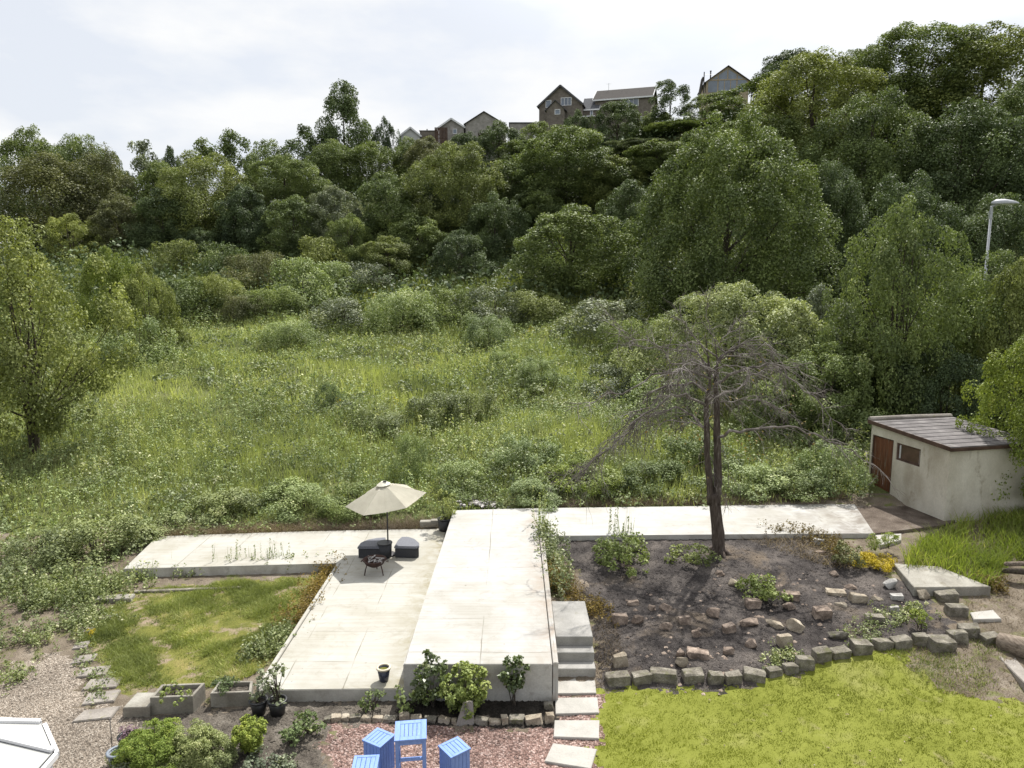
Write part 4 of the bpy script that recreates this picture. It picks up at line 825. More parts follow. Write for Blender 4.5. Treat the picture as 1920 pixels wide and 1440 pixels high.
# ------------------------------------------------------------------ houses on the ridge
def gable_house(root, x0, x1, y0, y1, zb_, ze_, zr_, along, wallm, roofm, ov=0.35, trim=None):
    """a gabled block: walls and roof as parts of root (local coords, front faces -y); along = 'x' or 'y' for the ridge"""
    bm = bmesh.new()
    if along == 'y':
        xm = (x0+x1)/2; pr = [(x0, zb_), (x1, zb_), (x1, ze_), (xm, zr_), (x0, ze_)]
        f = [bm.verts.new((x, y0, z)) for x, z in pr]; b = [bm.verts.new((x, y1, z)) for x, z in pr]
    else:
        ym = (y0+y1)/2; pr = [(y0, zb_), (y1, zb_), (y1, ze_), (ym, zr_), (y0, ze_)]
        f = [bm.verts.new((x0, y, z)) for y, z in pr]; b = [bm.verts.new((x1, y, z)) for y, z in pr]
    bm.faces.new(f); bm.faces.new(b[::-1])
    for i in range(5): bm.faces.new((f[i], b[i], b[(i+1) % 5], f[(i+1) % 5]))
    bm_obj('wall', bm, wallm, root)
    bm = bmesh.new(); t = 0.14
    if along == 'y':
        xm = (x0+x1)/2; s = (zr_-ze_)/(xm-x0)
        for sg in (-1, 1):
            xe = xm+sg*((x1-x0)/2+ov); zz = ze_-s*ov
            v = [bm.verts.new(p) for p in ((xm, y0-ov, zr_+0.01), (xe, y0-ov, zz+0.01), (xe, y1+ov, zz+0.01), (xm, y1+ov, zr_+0.01), (xm, y0-ov, zr_+t), (xe, y0-ov, zz+t), (xe, y1+ov, zz+t), (xm, y1+ov, zr_+t))]
            for fc in ((3, 2, 1, 0), (4, 5, 6, 7), (0, 1, 5, 4), (1, 2, 6, 5), (2, 3, 7, 6)): bm.faces.new([v[k] for k in fc])
    else:
        ym = (y0+y1)/2; s = (zr_-ze_)/(ym-y0)
        for sg in (-1, 1):
            ye = ym+sg*((y1-y0)/2+ov); zz = ze_-s*ov
            v = [bm.verts.new(p) for p in ((x0-ov, ym, zr_+0.01), (x0-ov, ye, zz+0.01), (x1+ov, ye, zz+0.01), (x1+ov, ym, zr_+0.01), (x0-ov, ym, zr_+t), (x0-ov, ye, zz+t), (x1+ov, ye, zz+t), (x1+ov, ym, zr_+t))]
            for fc in ((3, 2, 1, 0), (4, 5, 6, 7), (0, 1, 5, 4), (1, 2, 6, 5), (2, 3, 7, 6)): bm.faces.new([v[k] for k in fc])
    rf = bm_obj('roof', bm, roofm, root)
    if trim:
        bm = bmesh.new()
        if along == 'y':
            xm = (x0+x1)/2; s = (zr_-ze_)/(xm-x0)
            for sg in (-1, 1): bar(bm, Vector((xm, y0-ov-0.03, zr_+0.04)), Vector((xm+sg*((x1-x0)/2+ov), y0-ov-0.03, ze_-s*ov+0.04)), 0.05, 0.26)
        else:
            ym = (y0+y1)/2; s = (zr_-ze_)/(ym-y0)
            for xx in (x0-ov-0.03, x1+ov+0.03):
                for sg in (-1, 1): bar(bm, Vector((xx, ym, zr_+0.04)), Vector((xx, ym+sg*((y1-y0)/2+ov), ze_-s*ov+0.04)), 0.05, 0.26)
            bar(bm, Vector((x0-ov, y0-ov-0.03, ze_-s*ov+0.02)), Vector((x1+ov, y0-ov-0.03, ze_-s*ov+0.02)), 0.05, 0.22)
        bm_obj('bargeboard', bm, trim, rf)
    return rf
def window(root, x, z, w, h, y, n=2, fm='whiteframe'):
    bm = bmesh.new(); f = 0.09
    for s in (-1, 1): box(bm, (x+s*(w-f)/2, y, z), (f, 0.1, h))
    for s in (-1, 1): box(bm, (x, y, z+s*(h-f)/2), (w-2*f-.002, 0.098, f))
    for k in range(1, n): box(bm, (x-w/2+w*k/n, y, z), (f*0.8, 0.09, h-2*f-.002))
    fr = bm_obj('window', bm, MT[fm], root)
    bm = bmesh.new(); box(bm, (x, y+0.02, z), (w-2*f, 0.03, h-2*f)); bm_obj('pane', bm, MT['winglass'], fr)
def house_at(name, u, v, D, rz, lab):
    p = AT(u, v, D); return thing(name, lab, 'house', (p.x, p.y, p.z), R_(rz))
# local z = 0 is the eaves line
h1 = house_at('house', 1053, 194, 119, -14, 'brown brick house with gabled front, porch gable and slate side wing')
gable_house(h1, -3.7, 3.3, 0, 8, -14, -0.2, 2.7, 'y', MT['housebrown'], MT['rooftile'], 0.3, MT['gasket'])
gable_house(h1, 3.304, 5.6, 2.0, 7.0, -14, -0.6, 1.5, 'x', MT['housebrown'], MT['slate'], 0.3, MT['whiteframe'])
gable_house(h1, -2.2, 0.7, -1.4, -0.004, -14, -1.2, 0.15, 'y', MT['housebrown'], MT['gasket'], 0.25)
window(h1, -2.15, 0.05, 0.95, 1.15, -0.03, 1); window(h1, 0.75, 0.25, 1.75, 1.25, -0.03, 3); window(h1, -0.4, -1.6, 0.9, 0.8, -1.43, 1)
window(h1, 4.6, -1.2, 0.5, 1.2, 1.97, 1)
bm = bmesh.new(); box(bm, (4.3, 0.9, -2.2), (2.2, 1.9, 0.14)); bm_obj('flat_porch', bm, MT['whiteframe'], h1)
h2 = house_at('house', 1169, 183, 119, -17, 'brown brick house with long ridge roof and white fascia beside the gabled one')
gable_house(h2, -4.6, 4.4, 0, 7, -15, 0, 2.1, 'x', MT['housebrown'], MT['rooftile'], 0.35, MT['whiteframe'])
window(h2, 1.2, -0.85, 2.5, 1.25, -0.03, 3); window(h2, 3.3, -3.7, 1.0, 1.2, -0.03, 1)
bm = bmesh.new(); tube(bm, [(-3.0, 3.4, 2.0), (-3.0, 3.4, 3.3)], 0.03, 5); tube(bm, [(-3.4, 3.4, 3.2), (-2.6, 3.4, 3.2)], 0.02, 5); bm_obj('aerial', bm, MT['lampgrey'], h2)
h3 = house_at('house', 1364, 153, 128, -6, 'house with glazed oak framed gable and black flue pipe on the right ridge')
h3.scale = (0.9, 0.9, 0.9)
gable_house(h3, -4.0, 4.0, 0, 8, -15, 0, 2.75, 'y', MT['timberlight'], MT['rooftile'], 0.45)
bm = bmesh.new()
for pts in ([(-3.6, -1.9), (-1.9, -1.9), (-1.9, 1.15), (-3.6, -0.02)], [(-1.65, -1.9), (1.65, -1.9), (1.65, 0.2), (-1.65, 0.2)], [(-1.65, 0.45), (-0.12, 0.45), (-0.12, 2.2), (-1.65, 1.25)], [(0.12, 0.45), (1.65, 0.45), (1.65, 1.25), (0.12, 2.2)], [(1.9, -1.9), (3.6, -1.9), (3.6, -0.02), (1.9, 1.15)]):
    f = [bm.verts.new((x, -0.04, z)) for x, z in pts]; b = [bm.verts.new((x, -0.004, z)) for x, z in pts]; bm.faces.new(f); bm.faces.new(b[::-1])
    for i in range(4): bm.faces.new((f[i], b[i], b[(i+1) % 4], f[(i+1) % 4]))
wg = bm_obj('window', bm, MT['winglass'], h3)
bm = bmesh.new()
for x in (-0.55, 0.6): box(bm, (x, -0.06, -0.85), (0.12, 0.05, 2.1))
box(bm, (0, -0.07, 0.33), (7.3, 0.05, 0.22)); bm_obj('frame', bm, MT['timberlight'], wg)
bm = bmesh.new(); tube(bm, [(-2.9, 2.0, 0.2), (-2.9, 2.0, 2.55)], 0.13, 10); tube(bm, [(-2.9, 2.0, 2.5), (-2.9, 2.0, 2.62)], 0.19, 10); bm_obj('flue', bm, MT['darkmetal'], h3)
bm = bmesh.new(); tube(bm, [(-4.5, -0.5, -3), (-4.5, -0.5, 1.75)], 0.10, 8); bm_obj('flue', bm, MT['darkmetal'], h3)
bm = bmesh.new(); tube(bm, [(-4.5, -0.5, 1.25), (-1.9, 0.0, 1.3)], 0.03, 6); bm_obj('stay_rod', bm, MT['lampgrey'], h3)
bm = bmesh.new(); box(bm, (-5.0, 0.5, -1.4), (0.3, 2.0, 4.6), rot=Matrix.Rotation(R_(9), 4, 'Y')); bm_obj('screen_wall', bm, MT['rooftile'], h3)
h4 = house_at('house', 906, 232, 120, -4, 'grey brown gabled house with dark lean-to, half hidden by the hedge')
gable_house(h4, -2.9, 3.2, 0, 7, -13, 0, 1.8, 'y', MT['housegrey'], MT['rooftile'], 0.3)
bm = bmesh.new(); box(bm, (0.6, -0.8, -1.9), (2.6, 1.5, 0.2)); box(bm, (0.6, -0.2, -2.8), (2.4, 0.3, 1.6)); bm_obj('lean_to', bm, MT['brownwood'], h4)
h5 = house_at('house', 845, 240, 121, -6, 'small stone house with white gable boards and one square window')
gable_house(h5, -1.9, 2.2, 0, 7, -12, 0.1, 1.4, 'y', MT['housegrey'], MT['slate'], 0.3, MT['whiteframe'])
window(h5, 0.7, -0.55, 0.7, 0.8, -0.03, 1)
h6 = house_at('bungalow', 769, 254, 121, 8, 'low white rendered bungalow gable at the left end of the roofs'); 
gable_house(h6, -1.5, 1.6, 0, 7, -11, 0, 1.2, 'y', MT['housewhite'], MT['slate'], 0.25, MT['whiteframe'])
p = AT(803, 253, 122); o = thing('flat_roofed_annexe', 'brown flat roofed building with a short flue between the bungalow and stone house', 'building', (p.x, p.y, p.z))
bm = bmesh.new(); box(bm, (0, 1.5, -4.7), (2.8, 3, 10.6)); bm_obj('wall', bm, MT['housebrown'], o)
bm = bmesh.new(); box(bm, (0, 1.5, 0.665), (3.0, 3.2, 0.12)); bm_obj('roof', bm, MT['felt'], o)
bm = bmesh.new(); tube(bm, [(-0.3, 1, 0.7), (-0.3, 1, 1.15)], 0.1, 8); bm_obj('flue', bm, MT['darkmetal'], o)
p = AT(827, 240, 119); o = thing('garden_fence', 'tall brown board fence in front of the small stone house', 'fence', (p.x, p.y, p.z))
bm = bmesh.new()
for k in range(9): box(bm, (-0.95+0.235*k, 0, -5.2), (0.21, 0.03, 10.6-0.02*(k % 3)))
for z in (-0.3, -1.6): box(bm, (0, 0.045, z), (2.1, 0.05, 0.1))
bm_obj('boards', bm, MT['brownwood'], o)
p = AT(978, 231, 121); o = thing('garage', 'low grey flat roof just showing beyond the hedge left of the gabled house', 'garage', (p.x, p.y, p.z))
bm = bmesh.new(); box(bm, (0, 1.5, -5.0), (3.9, 3, 9.9)); bm_obj('wall', bm, MT['housegrey'], o)
bm = bmesh.new(); box(bm, (0, 1.5, 0.05), (4.2, 3.3, 0.16)); bm_obj('roof', bm, MT['slate'], o)

# ------------------------------------------------------------------ leaves and blades
def unit(v): return v/np.maximum(np.linalg.norm(v, axis=-1, keepdims=True), 1e-9)
def leaf_quads(pos, nrm, size, tint, rg, wid=0.34, fold=0.14, dirv=None):
    n = len(pos); r = rg.normal(size=(n, 3)) if dirv is None else dirv
    t = unit(r-nrm*np.sum(r*nrm, 1, keepdims=True)); b = np.cross(nrm, t); s = np.asarray(size).reshape(-1, 1)*np.ones((n, 1))
    f = nrm*s*fold
    V = np.stack([pos-t*s*0.5, pos+b*s*wid+f, pos+t*s*0.5, pos-b*s*wid+f], 1).reshape(-1, 3)
    return V, np.arange(4*n).reshape(n, 4), np.repeat(tint, 4)
def blades(pos, h, w, rg, tint, lean=0.35, seg=1):
    n = len(pos); a = rg.uniform(0, 2*np.pi, n); side = np.stack([np.cos(a), np.sin(a), 0*a], 1)*np.asarray(w).reshape(-1, 1)*0.5
    l = rg.normal(0, lean, (n, 2))*np.asarray(h).reshape(-1, 1)
    tip = pos+np.stack([l[:, 0], l[:, 1], np.asarray(h)*np.ones(n)], 1)
    if seg == 1:
        V = np.stack([pos-side, pos+side, tip], 1).reshape(-1, 3); F = np.arange(3*n).reshape(n, 3); return V, F, np.repeat(tint, 3)
    mid = pos+np.stack([l[:, 0]*0.28, l[:, 1]*0.28, np.asarray(h)*0.6*np.ones(n)], 1)
    V = np.stack([pos-side, pos+side, mid+side*0.8, mid-side*0.8, tip], 1).reshape(-1, 3); i = np.arange(n)*5
    F = np.concatenate([np.stack([i, i+1, i+2], 1), np.stack([i, i+2, i+3], 1), np.stack([i+3, i+2, i+4], 1)])
    return V, F, np.repeat(tint, 5)
def join(parts):
    V = []; F = []; T = []; o = 0
    for v, f, t in parts: V.append(v); F.append(f+o); T.append(t); o += len(v)
    return np.concatenate(V), np.concatenate(F), np.concatenate(T)

PROFILE = {
 'round': lambda t: np.sqrt(np.clip(1-(2*t-1)**2, 0, 1))**0.85,
 'full': lambda t: np.clip(np.sin(np.pi*np.clip(t*0.72+0.255, 0, 1)), 0, 1)**0.72,
 'egg': lambda t: np.clip(np.sin(np.pi*np.clip(t*0.86+0.10, 0, 1)), 0, 1)**0.75,
 'dome': lambda t: np.sqrt(np.clip(1-t**2, 0, 1)),
 'cone': lambda t: np.clip(1-t, 0, 1)**0.75*np.clip(t*8+0.3, 0, 1),
 'column': lambda t: np.clip(np.sin(np.pi*np.clip(t*0.93+0.06, 0, 1)), 0, 1)**0.55,
 'vase': lambda t: (0.35+0.65*np.clip(t*1.6, 0, 1))*np.sqrt(np.clip(1-np.clip(t-0.45, 0, 1)**2/0.31, 0, 1))}
def crown(seed, R, H, zb, nl, lr, nleaf, leaf, shape='round', squash=0.95, wid=0.34, lump=0.20, droop=0.0, up=0.18, inner=0.22):
    """crown mesh: nl lobes of leaf clumps spread over (and into) an uneven envelope"""
    rg = np.random.default_rng(seed); prof = PROFILE[shape]
    t = rg.uniform(0.02, 0.99, nl*4); pr = prof(t); keep = rg.uniform(0, 1, nl*4) < (pr+0.12); t = t[keep][:nl]; n = len(t)
    a = rg.uniform(0, 2*np.pi, n)
    lob = 1+lump*np.sin(a*2+rg.uniform(0, 6)+t*3)+lump*0.7*np.sin(a*3+rg.uniform(0, 6)-t*5)
    rr = R*prof(t)*lob*np.where(rg.uniform(0, 1, n) < 0.72, rg.uniform(0.74, 1.02, n), rg.uniform(0.2, 0.75, n))
    c = np.stack([rr*np.cos(a), rr*np.sin(a), zb+(H-zb)*t], 1)
    lrad = lr*rg.uniform(0.6, 1.35, n)*(0.75+0.35*(1-t))
    c[:, 2] -= lrad*squash*0.8*(t > 0.8)
    lt = rg.normal(0, 0.10, n)
    k = rg.choice(n, nleaf, p=lrad**2/np.sum(lrad**2))
    outw = unit(np.stack([c[k, 0], c[k, 1], (c[k, 2]-(zb+(H-zb)*0.4))*0.7], 1))
    d = unit(rg.normal(size=(nleaf, 3))+outw*0.75+np.array([0, 0, up]))
    rad = lrad[k]*np.where(rg.uniform(0, 1, nleaf) < 1-inner, rg.uniform(0.72, 1.12, nleaf), rg.uniform(0.1, 0.8, nleaf))
    p = c[k]+d*rad[:, None]*np.array([1, 1, squash])
    if droop: p[:, 2] -= droop*rg.uniform(0, 1, nleaf)**2*lrad[k]
    p[:, 2] = np.maximum(p[:, 2], 0.02)
    nr = unit(d*0.45+rg.normal(size=(nleaf, 3))*0.5+np.array([0, 0, 0.6]))
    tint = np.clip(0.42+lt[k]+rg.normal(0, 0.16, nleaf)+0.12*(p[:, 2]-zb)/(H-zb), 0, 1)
    sz = leaf*rg.uniform(0.65, 1.35, nleaf)
    V, F, T = leaf_quads(p, nr, sz, tint, rg, wid)
    return np_mesh('crown', V, F, T), c
def trunk_mesh(seed, H, r0, cents, nb=10, multi=1, zb=1.0, spread=0.25):
    r = random.Random(seed); bm = bmesh.new()
    tops = []
    for m in range(multi):
        a = 2*math.pi*m/max(multi, 1)+r.uniform(-.4, .4); off = 0 if multi == 1 else r0*1.1
        x0, y0 = off*math.cos(a), off*math.sin(a); sx = spread*H*0.25*(0 if multi == 1 else 1)
        pts = [(x0, y0, -0.4)]; rad = [r0*1.25]
        for j in range(1, 6):
            f = j/5; pts.append((x0+sx*f*math.cos(a)+r.uniform(-.04, .04)*H*0.3, y0+sx*f*math.sin(a)+r.uniform(-.04, .04)*H*0.3, H*0.82*f)); rad.append(r0*(1-f*0.82))
        tube(bm, pts, rad, 8, False); tops.append((pts, rad))
    for b in range(min(nb, len(cents))):
        c = cents[(b*7) % len(cents)]; pts, rad = tops[b % len(tops)]
        j = max(1, min(4, int((c[2]*0.55)/(H*0.82)*5))); s = Vector(pts[j]); e = Vector(c)
        mid = s.lerp(e, 0.5)+Vector((0, 0, -0.06*(e-s).length)); q = rad[j]*0.55
        tube(bm, [s, mid, e], [q, q*0.6, q*0.22], 5, False)
    me = bpy.data.meshes.new('trunk'); bm.to_mesh(me); bm.free(); me.polygons.foreach_set('use_smooth', [True]*len(me.polygons)); return me
LIB = {}
def lib(key, n, f):
    for i in range(n): LIB[(key, i)] = f(i)
def mk(key, n, R, H, zb, nl, lr, nleaf, leaf, shape, r0, multi=1, nb=10, **k):
    for i in range(n):
        me, c = crown(hash(key) % 1 + sum(map(ord, key))*13+i*101, R, H, zb, nl, lr, nleaf, leaf, shape, **k)
        LIB[(key, i)] = (me, trunk_mesh(i*17+len(key), H, r0, c, nb, multi, zb), R, H)
mk('big', 4, 6.0, 13.0, 0.3, 250, 1.15, 62000, 0.21, 'full', 0.30)
mk('sycamore', 1, 7.5, 15.5, 0.4, 420, 1.1, 115000, 0.20, 'full', 0.36, up=0.4, lump=0.12)
mk('tall', 2, 5.0, 16.0, 0.5, 270, 1.15, 62000, 0.22, 'column', 0.32)
mk('mid', 3, 3.6, 8.5, 0.2, 150, 0.8, 36000, 0.175, 'full', 0.18)
mk('airy', 2, 2.6, 9.0, 1.0, 60, 0.7, 12000, 0.18, 'column', 0.12, lump=0.35, inner=0.3)
mk('birch', 2, 3.2, 11.0, 0.4, 150, 0.85, 36000, 0.165, 'full', 0.14, droop=1.2, squash=1.0, lump=0.15)
mk('conifer', 1, 3.2, 10.0, 0.3, 130, 0.8, 30000, 0.19, 'full', 0.18, lump=0.16)
mk('near', 2, 4.6, 9.5, 1.0, 260, 0.7, 46000, 0.155, 'full', 0.13, multi=4, nb=26, lump=0.28)
mk('maple', 1, 5.2, 10.0, 1.4, 230, 0.68, 36000, 0.16, 'egg', 0.12, multi=5, nb=40, lump=0.3, inner=0.3)
mk('bushtree', 2, 3.0, 5.0, 0.1, 150, 0.5, 28000, 0.125, 'full', 0.08, multi=3, nb=12)
mk('willow', 1, 4.2, 5.2, 0.1, 170, 0.65, 44000, 0.15, 'dome', 0.08, multi=4, nb=12, wid=0.2, up=0.9)
mk('shrub', 3, 1.6, 2.0, 0.02, 45, 0.45, 8500, 0.10, 'dome', 0.03, multi=3, nb=6)
mk('broom', 2, 1.6, 1.9, 0.02, 70, 0.42, 12000, 0.12, 'dome', 0.03, multi=3, nb=6, wid=0.14, up=1.0, squash=1.1)
for k_ in LIB: LIB[k_][0].materials.append(MT['f_mid']); LIB[k_][1].materials.append(MT['bark'])

def plant(kind, var, loc, sx, sz, mat, lab, name='tree', cat='tree', group=None, rz=0.0):
    cm, tm, R0, H0 = LIB[(kind, var)]
    o = thing(name, lab, cat, loc, rz, group); o.scale = (sx/R0, sx/R0, sz/H0)
    c = bpy.data.objects.new('crown' if cat == 'tree' else 'foliage', cm); C.objects.link(c); c.parent = o
    c.material_slots[0].link = 'OBJECT'; c.material_slots[0].material = MT[mat]
    t = bpy.data.objects.new('trunk' if cat == 'tree' else 'stems', tm); C.objects.link(t); t.parent = o
    return o
def tree_px(u, vt, hw, D, kind, var, mat, lab, name='broadleaf_tree', cat='tree', group='trees on the wooded hillside', fat=0.95, rz=None):
    p = AT(u, vt, D); g = z1(p.x, D); H = max(p.z-g, 1.2); depth = D*math.cos(PITCH)+(ZC-p.z)*math.sin(PITCH)
    return plant(kind, var, (p.x, D, g-0.1), hw/FPX*depth*fat, H*1.02, mat, lab, name, cat, group, rz if rz is not None else (u*0.37) % 6.28)

T = [
 (1232, 262, 66, 92, 'mid', 0, 'f_mid', 'green tree on the bank under the long ridged house, left of the sycamore top'),
 (1150, 290, 60, 90, 'mid', 2, 'f_yel', 'lighter green tree left of the bank tree under the long ridged house'),
 (1290, 225, 60, 98, 'mid', 1, 'f_mid', 'green tree behind the sycamore top below the oak framed house'),
 (990, 260, 60, 104, 'mid', 2, 'f_mid', 'green tree under the garage roof on the skyline slope'),
 (765, 258, 40, 110, 'mid', 0, 'f_mid', 'green treetop hiding the foot of the white bungalow'),
 (872, 246, 40, 111, 'mid', 2, 'f_dark', 'small treetop between the stone house and the lean-to house'),
 (1010, 226, 48, 110, 'mid', 1, 'f_mid', 'green treetop between the lean-to house and the gabled house'),
 (1225, 205, 40, 109, 'mid', 0, 'f_mid', 'treetop against the right end of the long ridged house'),
 (300, 352, 52, 87, 'mid', 0, 'f_dark', 'dark tree at the wood foot below the large olive tree'),
 (455, 345, 54, 86, 'mid', 1, 'f_dark', 'dark rounded tree at the wood foot between the two broad trees'),
 (548, 365, 56, 84, 'mid', 2, 'f_mid', 'green tree at the wood foot left of the silvery one'),
 (655, 400, 46, 82, 'bushtree', 0, 'f_mid', 'bushy tree at the foot of the silvery leaved tree'),
 (928, 360, 54, 83, 'mid', 0, 'f_dark', 'dark tree at the wood foot left of the dome shaped tree'),
 (1182, 335, 56, 80, 'mid', 1, 'f_dark', 'dark tree between the dome shaped tree and the big sycamore'),
 (225, 365, 52, 88, 'mid', 2, 'f_olive', 'olive tree at the wood foot under the slimmer birch'),
 (130, 400, 56, 84, 'bushtree', 1, 'f_yel', 'yellow green bushy tree at the wood foot under the wide birch'),
 (372, 425, 42, 84, 'bushtree', 0, 'f_dark', 'dark bushy tree in the shade of the large olive tree'),
 (800, 340, 50, 92, 'mid', 2, 'f_dark', 'dark upright tree left of the yellow green topped one'),
 (1010, 350, 60, 88, 'mid', 0, 'f_mid', 'green tree above the left shoulder of the dome shaped tree'),
 (55, 238, 78, 108, 'big', 0, 'f_mid', 'rounded green tree at the far left end of the skyline'),
 (150, 250, 68, 106, 'big', 1, 'f_mid', 'green tree on the skyline just right of the leftmost rounded one'),
 (205, 285, 45, 110, 'mid', 0, 'f_dark', 'small dark tree in the skyline dip right of the two rounded left trees'),
 (265, 262, 46, 104, 'airy', 0, 'f_grey', 'loose spiky topped tree rising from the skyline dip at left'),
 (318, 274, 30, 111, 'mid', 1, 'f_dark', 'small dark treetop between the spiky topped tree and the left clump'),
 (418, 240, 58, 108, 'airy', 1, 'f_mid', 'tree with ragged twin top on the skyline left of centre'),
 (380, 283, 88, 92, 'big', 2, 'f_yel', 'large olive green tree standing forward in the left wood'),
 (300, 300, 60, 98, 'mid', 2, 'f_mid', 'green tree tucked behind the left edge of the large olive tree'),
 (85, 285, 92, 92, 'birch', 0, 'f_olive', 'wide olive birch with pale stem at the left of the wood'),
 (185, 268, 62, 97, 'birch', 1, 'f_olive', 'slimmer olive birch behind and right of the wide one'),
 (500, 262, 58, 105, 'mid', 0, 'f_mid', 'green skyline tree left of the dark tall one'),
 (565, 236, 48, 111, 'airy', 0, 'f_dark', 'thin ragged tree touching the dark tall skyline tree'),
 (643, 150, 54, 113, 'conifer', 0, 'f_dark', 'tall dark tree standing high above the skyline'),
 (720, 221, 34, 116, 'bushtree', 0, 'f_dark', 'round dark bushy tree between the tall dark tree and bungalow'),
 (530, 290, 78, 94, 'big', 0, 'f_mid', 'broad olive green tree right of the large olive tree'),
 (455, 330, 50, 96, 'mid', 1, 'f_olive', 'olive tree wedged between the two broad trees of the left wood'),
 (620, 262, 66, 104, 'big', 1, 'f_mid', 'green tree directly below the tall dark skyline tree'),
 (695, 265, 62, 105, 'birch', 0, 'f_mid', 'feathery tree below the round dark bushy tree'),
 (625, 345, 48, 86, 'mid', 2, 'f_grey', 'silvery leaved tree in the middle of the wood'),
 (722, 322, 60, 88, 'mid', 0, 'f_mid', 'green tree right of the silvery leaved one'),
 (862, 262, 88, 90, 'big', 2, 'f_yel', 'large tree with yellow green top in the centre of the wood'),
 (950, 300, 58, 93, 'mid', 1, 'f_mid', 'upright green tree against the right flank of the yellow green topped one'),
 (1062, 238, 112, 93, 'big', 0, 'f_mid', 'broadest green tree of the centre wood below the gabled houses'),
 (1160, 186, 50, 110, 'mid', 2, 'f_dark', 'dark tree in front of the long ridged brick house'),
 (1085, 206, 36, 112, 'bushtree', 1, 'f_dark', 'small dark tree hiding the foot of the gabled house'),
 (935, 228, 52, 108, 'mid', 0, 'f_dark', 'dark green tree in front of the lean-to house'),
 (802, 256, 50, 108, 'mid', 1, 'f_olive', 'olive treetop below the flat roofed annexe'),
 (1258, 147, 38, 106, 'airy', 1, 'f_dark', 'slender dark ragged tree between the brick and oak framed houses'),
 (1200, 262, 62, 98, 'mid', 1, 'f_grey', 'greyish tree behind the left shoulder of the big sycamore'),
 (1250, 235, 50, 102, 'mid', 2, 'f_dark', 'dark tree below the slender ragged one'),
 (1345, 172, 58, 104, 'mid', 2, 'f_mid', 'light tree in front of the oak framed house'),
 (1072, 383, 98, 68, 'mid', 2, 'f_mid', 'dome shaped tree alone at the foot of the wood'),
 (862, 430, 60, 76, 'bushtree', 0, 'f_dark', 'low dark spreading tree left of the dome shaped tree'),
 (728, 442, 56, 78, 'mid', 0, 'f_yel', 'small light green tree on the scrub slope in the centre'),
 (780, 400, 60, 82, 'mid', 1, 'f_mid', 'dark green tree behind the small light green tree'),
 (1372, 208, 172, 60, 'sycamore', 0, 'f_mid', 'huge rounded sycamore with sunlit yellow green top right of centre'),
 (1440, 140, 75, 95, 'airy', 1, 'f_mid', 'spiky treetop beside the oak framed house'),
 (1530, 96, 118, 84, 'big', 1, 'f_yel', 'big rounded tree behind the sycamore on the right hill'),
 (1490, 92, 70, 98, 'mid', 2, 'f_dark', 'dark skyline tree behind the rounded tree right of the houses'),
 (1420, 200, 80, 82, 'mid', 0, 'f_mid', 'green tree between the sycamore and the rounded hill tree'),
 (1715, 44, 105, 88, 'tall', 0, 'f_mid', 'tallest tree on the right skyline'),
 (1855, 52, 110, 84, 'tall', 1, 'f_yel', 'tall tree with bright top at the right end of the skyline'),
 (1620, 88, 60, 95, 'tall', 1, 'f_mid', 'narrow skyline tree left of the tallest tree'),
 (1640, 165, 108, 74, 'big', 2, 'f_mid', 'deep green tree standing below the tallest tree'),
 (1810, 190, 120, 70, 'big', 0, 'f_dark', 'deep shaded tree above the street lamp'),
 (1935, 150, 90, 72, 'tall', 0, 'f_mid', 'tall tree cut by the right edge of the photo'),
 (1560, 300, 75, 66, 'big', 1, 'f_dark', 'dark tree filling the gap right of the sycamore'),
 (1700, 320, 100, 60, 'big', 2, 'f_dark', 'dark tree behind the light leaved tree beside the shed'),
 (1880, 360, 95, 58, 'big', 1, 'f_dark', 'dark tree directly behind the street lamp head'),
]
for a in T: tree_px(*a)
near = [
 (22, 412, 172, 29.0, 'maple', 0, 'f_yel', 'many stemmed tree with airy leaves at the left edge of the meadow'),
 (268, 495, 60, 48, 'bushtree', 1, 'f_yel', 'leafy tree right behind the many stemmed left tree'),
 (200, 462, 46, 58, 'mid', 0, 'f_bright', 'yellowish tree behind the many stemmed left tree'),
 (-30, 520, 110, 42, 'bushtree', 0, 'f_mid', 'green tree half cut by the left edge behind the many stemmed one'),
 (1705, 368, 118, 32.5, 'near', 1, 'f_mid', 'tall glossy leaved tree rising behind the shed'),
 (1868, 468, 100, 34, 'near', 0, 'f_mid', 'glossy tree at right partly hiding the lamp pole'),
 (1925, 470, 70, 31, 'mid', 1, 'f_yel', 'light green tree cut by the right edge below the lamp'),
 (1990, 590, 125, 22.5, 'near', 1, 'f_bright', 'bright leaved tree overhanging the shed roof at the right edge'),
 (1378, 530, 172, 37, 'willow', 0, 'f_willow', 'pale feathery willow behind the bare dead tree'),
 (1535, 535, 88, 36, 'bushtree', 1, 'f_grey', 'greyish bushy tree between the pale willow and the shed tree'),
 (1555, 640, 105, 31, 'bushtree', 0, 'f_mid', 'mid green bushy tree left of the shed behind the path'),
 (1640, 600, 80, 33.5, 'bushtree', 1, 'f_mid', 'dark leafed bushy tree just above the shed roof'),
 (1470, 700, 80, 29.5, 'bushtree', 1, 'f_mid', 'low green bush tree right of the dead trunk'),
 (1780, 640, 80, 30.5, 'bushtree', 0, 'f_dark', 'dark bushy tree behind the ridge of the shed roof'),
]
for a in near: tree_px(*a, group='trees around the meadow edge', fat=0.97)

